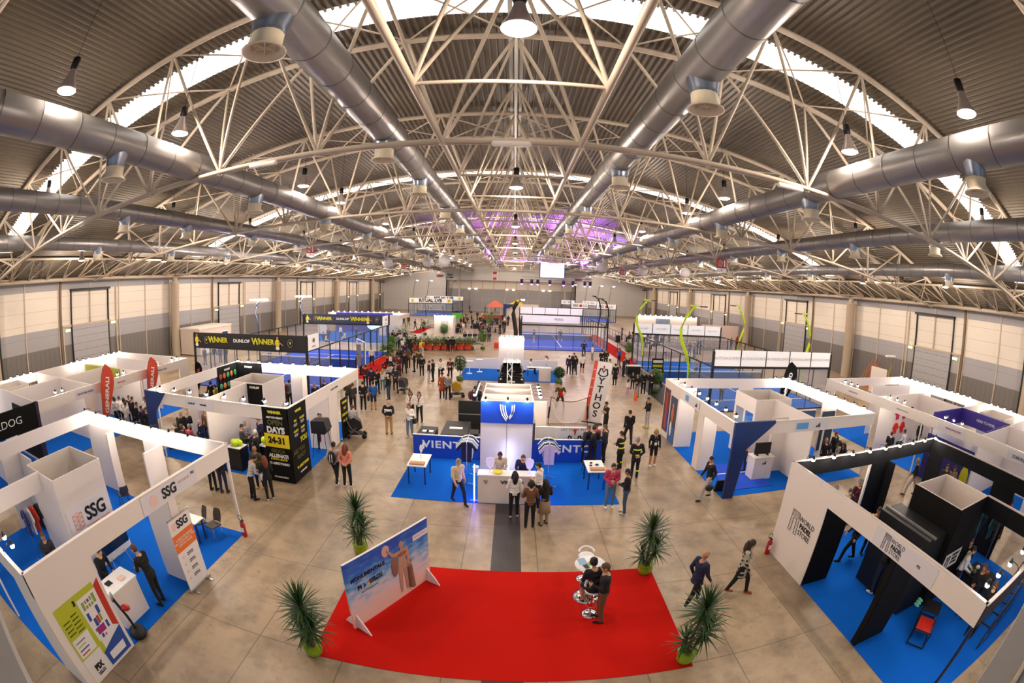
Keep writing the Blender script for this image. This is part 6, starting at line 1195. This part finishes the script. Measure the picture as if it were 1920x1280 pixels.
# court players
P(1001, 642, 'hold', 60, 'DGW', 'left player on middle court', 'short', 'k', shorts=1); P(1050, 641, 'wide', 0, 'NNY', 'right player on middle court', 'short', 'n', shorts=1)
P(1245, 674, 'wide', 180, 'WUW', 'far player, light blue court', 'short', 'g', shorts=1, sleeve=0); P(1304, 708, 'wide', 90, 'GKW', 'near player with racket, light blue court', 'short', 'k', sleeve=0, shorts=1); P(1385, 700, 'stand', 180, 'YKW', 'yellow shirt, light blue court', 'short', 'k', sleeve=0)
P(1371, 694, 'wide', 180, 'DKW', 'crouching, light blue court', 'short', 'k'); P(1351, 753, 'stand', 5, 'GKW', 'leggings, seen through booth opening', 'tail', 'k', fem=True)
for k, (u, v, c) in enumerate(((579, 700, 'SKW'), (541, 678, 'DGW'), (506, 679, 'WGW'))): P(u, v, 'hold', 150-60*k, c, ('orange-shirted player', 'player beyond net', 'left player')[k]+' on dark blue court', 'short', 'k', shorts=1, sleeve=0)
for k, (u, v, c) in enumerate(((799, 592, 'UUK'), (803, 585, 'KKK'), (808, 582, 'WKW'), (830, 584, 'DKK'))): P(u, v, 'stand', 90*k, c, 'on the RITUAL LVB court', 'short', 'k')
# left aisle crowd
P(701, 768, 'stand', 15, 'LNK', 'carrying a dark round bag', 'short', 'k', shorts=1, sleeve=0, extra=lambda o, J: child(o, MB().sph((-.3, .0, .72), .16, mat('cloth dark brown', CL['X'], .8), 10, (.6, 1, 1.2)), 'bag'))
P(682, 770, 'back', 0, 'KKW', 'outside booth corner post', 'short', 'k', s=1.03); P(663, 772, 'hold', 10, 'XKK', 'inside booth corner post', 'short', 'b'); P(654, 765, 'hold', 20, 'EKK', 'behind the corner post', 'short', 'k')
P(729, 750, 'stand', 70, 'KJK', 'bearded with a stick', 'bald', 'g', extra=lambda o, J: child(o, MB().tube((-.3, .1, 0), (-.28, .1, 1.2), .012, m_grey, 5), 'walking_stick'))
def stripe(o, J): child(o, MB().lathe([(.17, 1.2), (.2, 1.2), (.205, 1.3), (.17, 1.3)], m_line, n=16, M=Matrix.Diagonal((1.08, .72, 1))), 'white_stripe')
P(730, 814, 'back', 0, 'KTX', 'bald, white stripe across back', 'bald', extra=stripe, s=1.03)
def scarf(o, J): child(o, MB().path([(-.08, .06, 1.44), (0, .13, 1.3), (.02, .15, 1.12)], [.03, .035, .02], mat('cloth maroon', CL['M'], .8), 6).path([(.08, .06, 1.44), (0, .13, 1.3)], .03, mat('cloth maroon', CL['M'], .8), 6), 'scarf')
P(771, 789, 'hold', 180, 'WKK', 'maroon scarf, left hostess', 'long', 'n', fem=True, extra=scarf); P(787, 791, 'hold', 175, 'WKK', 'maroon scarf, right hostess', 'long', 'n', fem=True, extra=scarf)
P(769, 819, 'phone', 170, 'WjW', 'handbag, hand on chin', 'bob', 'r', fem=True, extra=lambda o, J: child(o, MB().box(-.34, -.2, -.08, .1, .75, 1.0, m_dk), 'handbag'))
P(829, 747, 'stand', 20, 'ZNN', 'long rust coat', 'hat', 'k', fem=True, coat=('Z', .55)); P(840, 749, 'hold', -10, 'GKK', 'pushing the yellow pushchair', 'short', 'k')
P(826, 713, 'hold', 180, 'WKK', 'shoulder bag, middle aisle', 'bob', 'b', fem=True, extra=lambda o, J: child(o, MB().box(-.3, -.16, -.05, .12, .8, 1.0, m_dk), 'handbag')); P(844, 712, 'stand', 180, 'MKK', 'maroon T-shirt with lanyard', 'short', 'n', sleeve=0, extra=badge)
P(804, 718, 'stand', -70, 'NHW', 'left of a talking pair', 'short', 'k'); P(812, 715, 'stand', 80, 'KKK', 'right of a talking pair', 'short', 'n'); P(791, 706, 'back', 10, 'KKW', 'dark hooded, mid aisle', 'short', 'k'); P(777, 697, 'hold', 100, 'KKK', 'maroon front, mid aisle', 'short', 'k'); P(785, 693, 'hold', 0, 'EKW', 'olive jacket behind mid aisle pair', 'short', 'k')
P(758, 700, 'hips', 0, 'KKK', 'tall, watching the court', 'short', 'b', s=1.06); P(791, 668, 'walk', 20, 'YHW', 'yellow jacket with red backpack', 'short', 'y', extra=lambda o, J: child(o, MB().sph((.12, -.2, 1.2), .2, m_pred, 10, (.8, .5, 1.3)), 'backpack'))
P(840, 661, 'stand', 5, 'KKW', 'left of pair facing palms', 'short', 'k'); P(849, 660, 'stand', -5, 'KKW', 'right of pair facing palms', 'short', 'k'); P(779, 655, 'phone', 90, 'KHK', 'slim, left of yellow jacket', 'short', 'n')
P(748, 705, 'back', 0, 'MMK', 'long maroon coat by pushchair', 'short', 'b', coat=('M', .45)); P(742, 732, 'back', 10, 'DKK', 'grey coat behind pushchair', 'short', 'g', coat=('D', .6)); P(718, 733, 'hold', 10, 'WAW', 'teal trousers, blond', 'long', 'y', fem=True, s=.92); P(708, 738, 'back', -20, 'KKK', 'dark coat left of teal trousers', 'short', 'b'); P(697, 735, 'hold', 30, 'NKK', 'at the crowd edge by booth', 'short', 'k', s=1.02)
P(697, 685, 'walk', -150, 'WKK', 'black vest on the red strip', 'tail', 'y', fem=True); P(677, 703, 'stand', 120, 'EKK', 'long blond hair by red strip', 'long', 'y', fem=True); P(686, 728, 'back', 0, 'MKK', 'dark red, near booth corner', 'short', 'k')
for k, (u, v, kd, f, c) in enumerate(((727, 693, 'sit', 100, 'KMK'), (733, 690, 'sit', 110, 'WKK'), (739, 696, 'sit', 90, 'KKK'), (741, 707, 'sit', 100, 'DKK'), (733, 712, 'sit', 80, 'HKW'), (748, 690, 'stand', 20, 'KKK'), (753, 684, 'stand', 0, 'DKK'), (760, 676, 'back', 10, 'NKK'), (766, 690, 'stand', 30, 'BKK'))):
    P(u, v, kd, f, c, '%s in the court-side crowd' % ORD[k], ('short', 'bob', 'long')[k % 3], 'kbn'[k % 3], fem=k % 3 == 2)
for k, (u, v, c) in enumerate(((745, 655, 'GKK'), (751, 650, 'WKK'), (757, 657, 'IKW'), (763, 652, 'KKK'), (768, 660, 'KNK'), (739, 650, 'DKK'), (760, 645, 'NKK'), (772, 668, 'KKW'), (749, 645, 'HKK'), (729, 652, 'XMK'), (737, 645, 'KKK'), (754, 664, 'WJW'))):
    P(u, v, ('hold', 'stand', 'back')[k % 3], 40*k, c, '%s in the group by the left palm' % ORD[k], ('short', 'bob')[k % 2], 'kb'[k % 2])
P(889, 778, 'hold', -60, 'UNW', 'teal sleeves, red backpack', 'short', 'k', shorts=1, extra=lambda o, J: (o.material_slots.__getitem__(2).__setattr__('material', mat('cloth teal bright', '4fa8b4', .8)), child(o, MB().sph((0, -.24, 1.2), .22, mat('backpack red black', '4a1a24', .7, noise=.5, scale=8), 12, (.9, .6, 1.2)), 'backpack'))); P(899, 778, 'hold', -80, 'KKW', 'taller, left of tower lights', 'short', 'n', shorts=1)
P(632, 908, 'walk', 0, 'HKW', 'striped black backpack, back turned', 'short', 'k', sk=1, extra=lambda o, J: (child(o, MB().sph((0, -.22, 1.2), .2, m_dk, 12, (.85, .55, 1.35)).box(-.06, -.04, -.33, -.3, 1.05, 1.35, m_line).box(.03, .05, -.33, -.3, 1.05, 1.35, m_line), 'backpack')))
P(653, 912, 'back', 0, 'SKW', 'salmon top, waist bag', 'long', 'r', fem=True)
# people at the OPEN DAYS booth
P(477, 936, 'lean', -40, 'HKK', 'black cap, holding a helmet-like bag', 'beanie', 'k', extra=lambda o, J: child(o, MB().sph((.15, .45, .9), .16, m_line, 12, (1, .9, 1.1)), 'white_bag')); P(490, 915, 'hold', 180, 'EKT', 'bald, olive sweater, brown boots', 'bald', sk=1); P(508, 936, 'hold', 45, 'KKW', 'auburn hair, left of OPEN DAYS', 'long', 'r', fem=True, s=.97)
P(402, 919, 'stand', 0, 'KKK', 'left, half hidden behind SSG fascia'); P(422, 924, 'stand', 10, 'KUB', 'right, half hidden behind SSG fascia', s=1.02)
P(451, 798, 'hold', -60, 'XKK', 'brown blazer at the booth corner', 'short', 'k', zh=1.66); P(460, 790, 'cross', 180, 'GDK', 'grey-haired beside brown blazer', 'short', 'g', zh=1.68); P(477, 812, 'back', -20, 'KKK', 'white-haired, back turned at booth', 'short', 'w', zh=1.6); P(486, 785, 'hold', 150, 'UKK', 'sports jacket in the booth', 'short', 'n', zh=1.66); P(498, 797, 'hold', 170, 'KRK', 'with a red bag in the booth', 'short', 'k', zh=1.6)
for k, (u, v, c, kd) in enumerate(((332, 778, 'KKK', 'lean'), (349, 775, 'KKK', 'hold'), (341, 800, 'XKK', 'sit'), (331, 795, 'DKK', 'sit'), (376, 790, 'NNK', 'sit'), (385, 772, 'BKK', 'stand'), (405, 792, 'KKK', 'stand'), (412, 765, 'KJW', 'stand'), (422, 762, 'KJW', 'hold'), (352, 800, 'PKK', 'sit'), (395, 800, 'DJK', 'sit'))): P(u, v, kd, 40*k, c, '%s inside the OPEN DAYS booth' % ORD[k], ('short', 'bald', 'bob')[k % 3], 'gkn'[k % 3], zh=1.2 if kd == 'sit' else 1.6)
P(532, 717, 'back', 0, 'MKK', 'left of pair at back opening', 'short', 'k', zh=1.6); P(541, 715, 'back', -10, 'GKK', 'right of pair at back opening', 'short', 'k', zh=1.64); P(394, 718, 'stand', 20, 'KKK', 'curly hair at rackets', 'bob', 'b', zh=1.6, fem=True); P(404, 725, 'stand', 100, 'YKK', 'mustard sleeve at rackets', 'short', 'k', zh=1.6)
P(590, 722, 'back', 60, 'KKK', 'bald behind white column', 'bald', zh=1.6); P(612, 715, 'lean', 60, 'KKK', 'arm up behind white panel', 'short', 'r', zh=1.6); P(598, 778, 'hold', -150, 'RKK', 'by ball machine', 'short', 'k', zh=1.6); P(603, 786, 'stand', -160, 'XMW', 'checked shirt by ball machine', 'short', 'b', zh=1.4); P(661, 762, 'sit', 20, 'HNW', 'grey T-shirt seated by roll-up', 'short', 'n', zh=1.25, sleeve=0); P(552, 768, 'hold', 120, 'HKK', 'white-haired near poster', 'short', 'w', zh=1.6)
for k, (u, v, c) in enumerate(((214, 748, 'HKK'), (223, 747, 'WKK'), (231, 750, 'WKK'), (234, 758, 'WHK'), (246, 748, 'KKK'), (254, 758, 'KKK'), (263, 765, 'UKK'), (273, 768, 'KKK'), (241, 745, 'DKK'), (272, 748, 'WKK'))): P(u, v, ('hold', 'stand', 'back')[k % 3], 100-30*k, c, '%s in the group between orange flags' % ORD[k], ('bob', 'short')[k % 2] if k < 3 else 'short', 'kb'[k % 2], zh=1.6)
# SSG booth
person(-9.45, 4.95, 'work', -75, 'K', 'K', 'K', 'short', 'k', 'person in a dark suit behind the white counter shaking hands', s=1.0); person(-8.15, 5.75, 'lean', 100, 'K', 'K', 'K', 'short', 'n', 'balding person in a black turtleneck leaning on the SSG counter', s=1.03); P(80, 1003, 'hold', -130, 'DKK', 'alone left of SSG cubicle', 'short', 'n', zh=1.62)
# totem booth and padel store
P(1283, 772, 'hold', -50, 'TKK', 'long tan coat in totem booth', 'bob', 'r', zh=1.6, fem=True, coat=('T', .5)); P(1296, 768, 'hold', 60, 'KKK', 'at the clothes in totem booth', 'short', 'k', zh=1.68); P(1338, 797, 'stand', 90, 'KJK', 'inside totem booth doorway', 'short', 'k', zh=1.66); P(1402, 818, 'hold', 100, 'SNK', 'salmon jacket in totem booth', 'long', 'k', zh=1.6, fem=True)
P(1322, 936, 'walk', 95, 'KHK', 'carrying a black bag', 'short', 'k', s=1.02, extra=lambda o, J: child(o, MB().sph((-.3, .1, .62), .15, m_dk, 10, (.6, 1.2, .9)), 'bag')); P(1551, 824, 'stand', -20, 'KKK', 'bald tracksuit', 'bald', zh=1.66); P(1568, 813, 'stand', 180, 'KKK', 'red-haired tracksuit', 'bob', 'r', zh=1.6, fem=True); P(1577, 828, 'sit', 60, 'HKK', 'long black hair at white table', 'long', 'k', zh=1.25, fem=True); P(1585, 832, 'sit', 90, 'KHK', 'backpack at white table', 'long', 'k', zh=1.25, fem=True)
P(1672, 812, 'sit', -60, 'KKK', 'tracksuit, right booth row', 'short', 'k', zh=1.25); P(1699, 808, 'sit', 10, 'WKK', 'back turned, right booth row', 'bun', 'k', zh=1.25, fem=True); P(1727, 795, 'stand', 170, 'KKK', 'curly blond hair, right booth row', 'bob', 'y', zh=1.55, fem=True)
P(1586, 1051, 'walk', 60, 'KKK', 'leggings, padel store', 'long', 'b', fem=True); P(1633, 1108, 'back', 20, 'KNW', 'white shoes, padel store', 'short', 'n', s=1.04); P(1570, 917, 'stand', 0, 'DKK', 'grey hair behind fascia', 'short', 'g', zh=1.6); P(1594, 922, 'hold', 150, 'KKK', 'dark-haired boy behind fascia', 'short', 'k', zh=1.6); P(1613, 905, 'stand', 160, 'MKM', 'grey hat, dark patterned coat', 'hat', 'g', zh=1.6, fem=True, coat=('M', .5)); P(1648, 956, 'point', 160, 'TKK', 'mustard sweater', 'short', 'k', zh=1.6)
P(1815, 1034, 'work', -150, 'WKK', 'white T-shirt at sales table', 'short', 'k', zh=1.5); P(1820, 1016, 'work', 120, 'KKK', 'behind white T-shirt', 'short', 'n', zh=1.5); P(1850, 1060, 'hold', 80, 'KKK', 'back turned at sales table', 'short', 'n', zh=1.66); P(1868, 1096, 'hold', 100, 'KKK', 'brunette by glowing spots', 'long', 'n', zh=1.6, fem=True); P(1897, 935, 'stand', 60, 'PKK', 'long hair, pink top', 'long', 'k', zh=1.6, fem=True); P(1724, 862, 'walk', 30, 'KHK', 'blond, striding on aisle', 'short', 'y', zh=1.66)
P(1777, 875, 'stand', 120, 'EKK', 'before white counter, black store', 'short', 'n', zh=1.6); P(1790, 878, 'stand', 140, 'FKK', 'patterned top, black store', 'long', 'b', zh=1.6, fem=True)
# car stand, middle of the hall
P(993, 701, 'sit', -80, 'WKK', 'black vest at car stand table', 'short', 'k', z=.01); P(1025, 694, 'sit', 60, 'WKK', 'auburn hair at car stand', 'tail', 'r', fem=True)
for k, (u, v) in enumerate(((747, 646), (739, 582+38), (791, 618), (795, 620), (766, 610), (757, 612), (778, 618))): P(u, v, 'walk', 50*k, ('KKK', 'DHK', 'YKK', 'KKK', 'EKK', 'KJK', 'NKK')[k], '%s wanderer behind the palms' % ORD[k])
cr = random.Random(11); tops = 'KKDNHWGBMUXTOCKKJ'
for k in range(44):
    u = cr.uniform(862, 966); v = 583+cr.random()**.8*50; c = cr.choice(tops)+cr.choice('KKJDNH')+'K'
    P(u, v, cr.choice(['stand', 'hold', 'sit', 'back', 'walk']), cr.uniform(0, 360), c, 'in the far food court crowd', cr.choice(['short', 'short', 'bob', 'long']), cr.choice('kkbny'), grp='far crowd in front of the end wall')
for k in range(22):
    x = 15.6+cr.uniform(0, 4.8); y = 52+cr.uniform(0, 14); c = cr.choice(tops)+cr.choice('KKJD')+'K'
    person(x, y, cr.choice(['sit', 'sit', 'hold', 'stand']), cr.uniform(60, 120), c[0], c[1], 'K', cr.choice(['short', 'bob', 'long']), cr.choice('kkbn'), 'spectator in %s top on the raised terrace right of the middle court' % NAMES[c[0]], z=.5, grp='spectators on the raised terrace')
for k, (u, v, c) in enumerate(((1254, 642, 'ODK'), (1292, 668, 'BJK'), (1301, 670, 'GKK'), (1307, 664, 'KKK'), (1283, 676, 'SIW'), (1341, 622, 'KKK'), (1349, 622, 'EKK'), (1381, 652, 'RKK'), (1370, 655, 'DKK'), (1312, 664, 'KKK'))): P(u, v, ('stand', 'hold')[k % 2], 160-30*k, c, '%s beyond the light blue court' % ORD[k], ('short', 'long')[k % 2], 'kb'[k % 2])
for k, (u, v, c) in enumerate(((606, 641, 'KKK'), (616, 640, 'DKK'), (647, 640, 'WHW'), (639, 634, 'WKK'), (680, 640, 'VKK'), (668, 636, 'KKK'), (611, 647, 'HKK'))): P(u, v, ('sit', 'stand')[k % 2], 50*k, c, '%s at the far blue booth' % ORD[k])
for k, (u, v, c) in enumerate(((385, 684, 'XKK'), (403, 682, 'KIK'), (414, 682, 'UJW'), (425, 683, 'KJK'))): P(u, v, 'stand', 30*k, c, '%s under the WINNER banner' % ORD[k])
for k in range(6): u = 872+9*k; P(u, 640, 'sit', 180, ('KKK', 'NKK', 'DKK', 'VKK', 'KKK', 'XKK')[k], '%s in the red armchairs' % ORD[k])
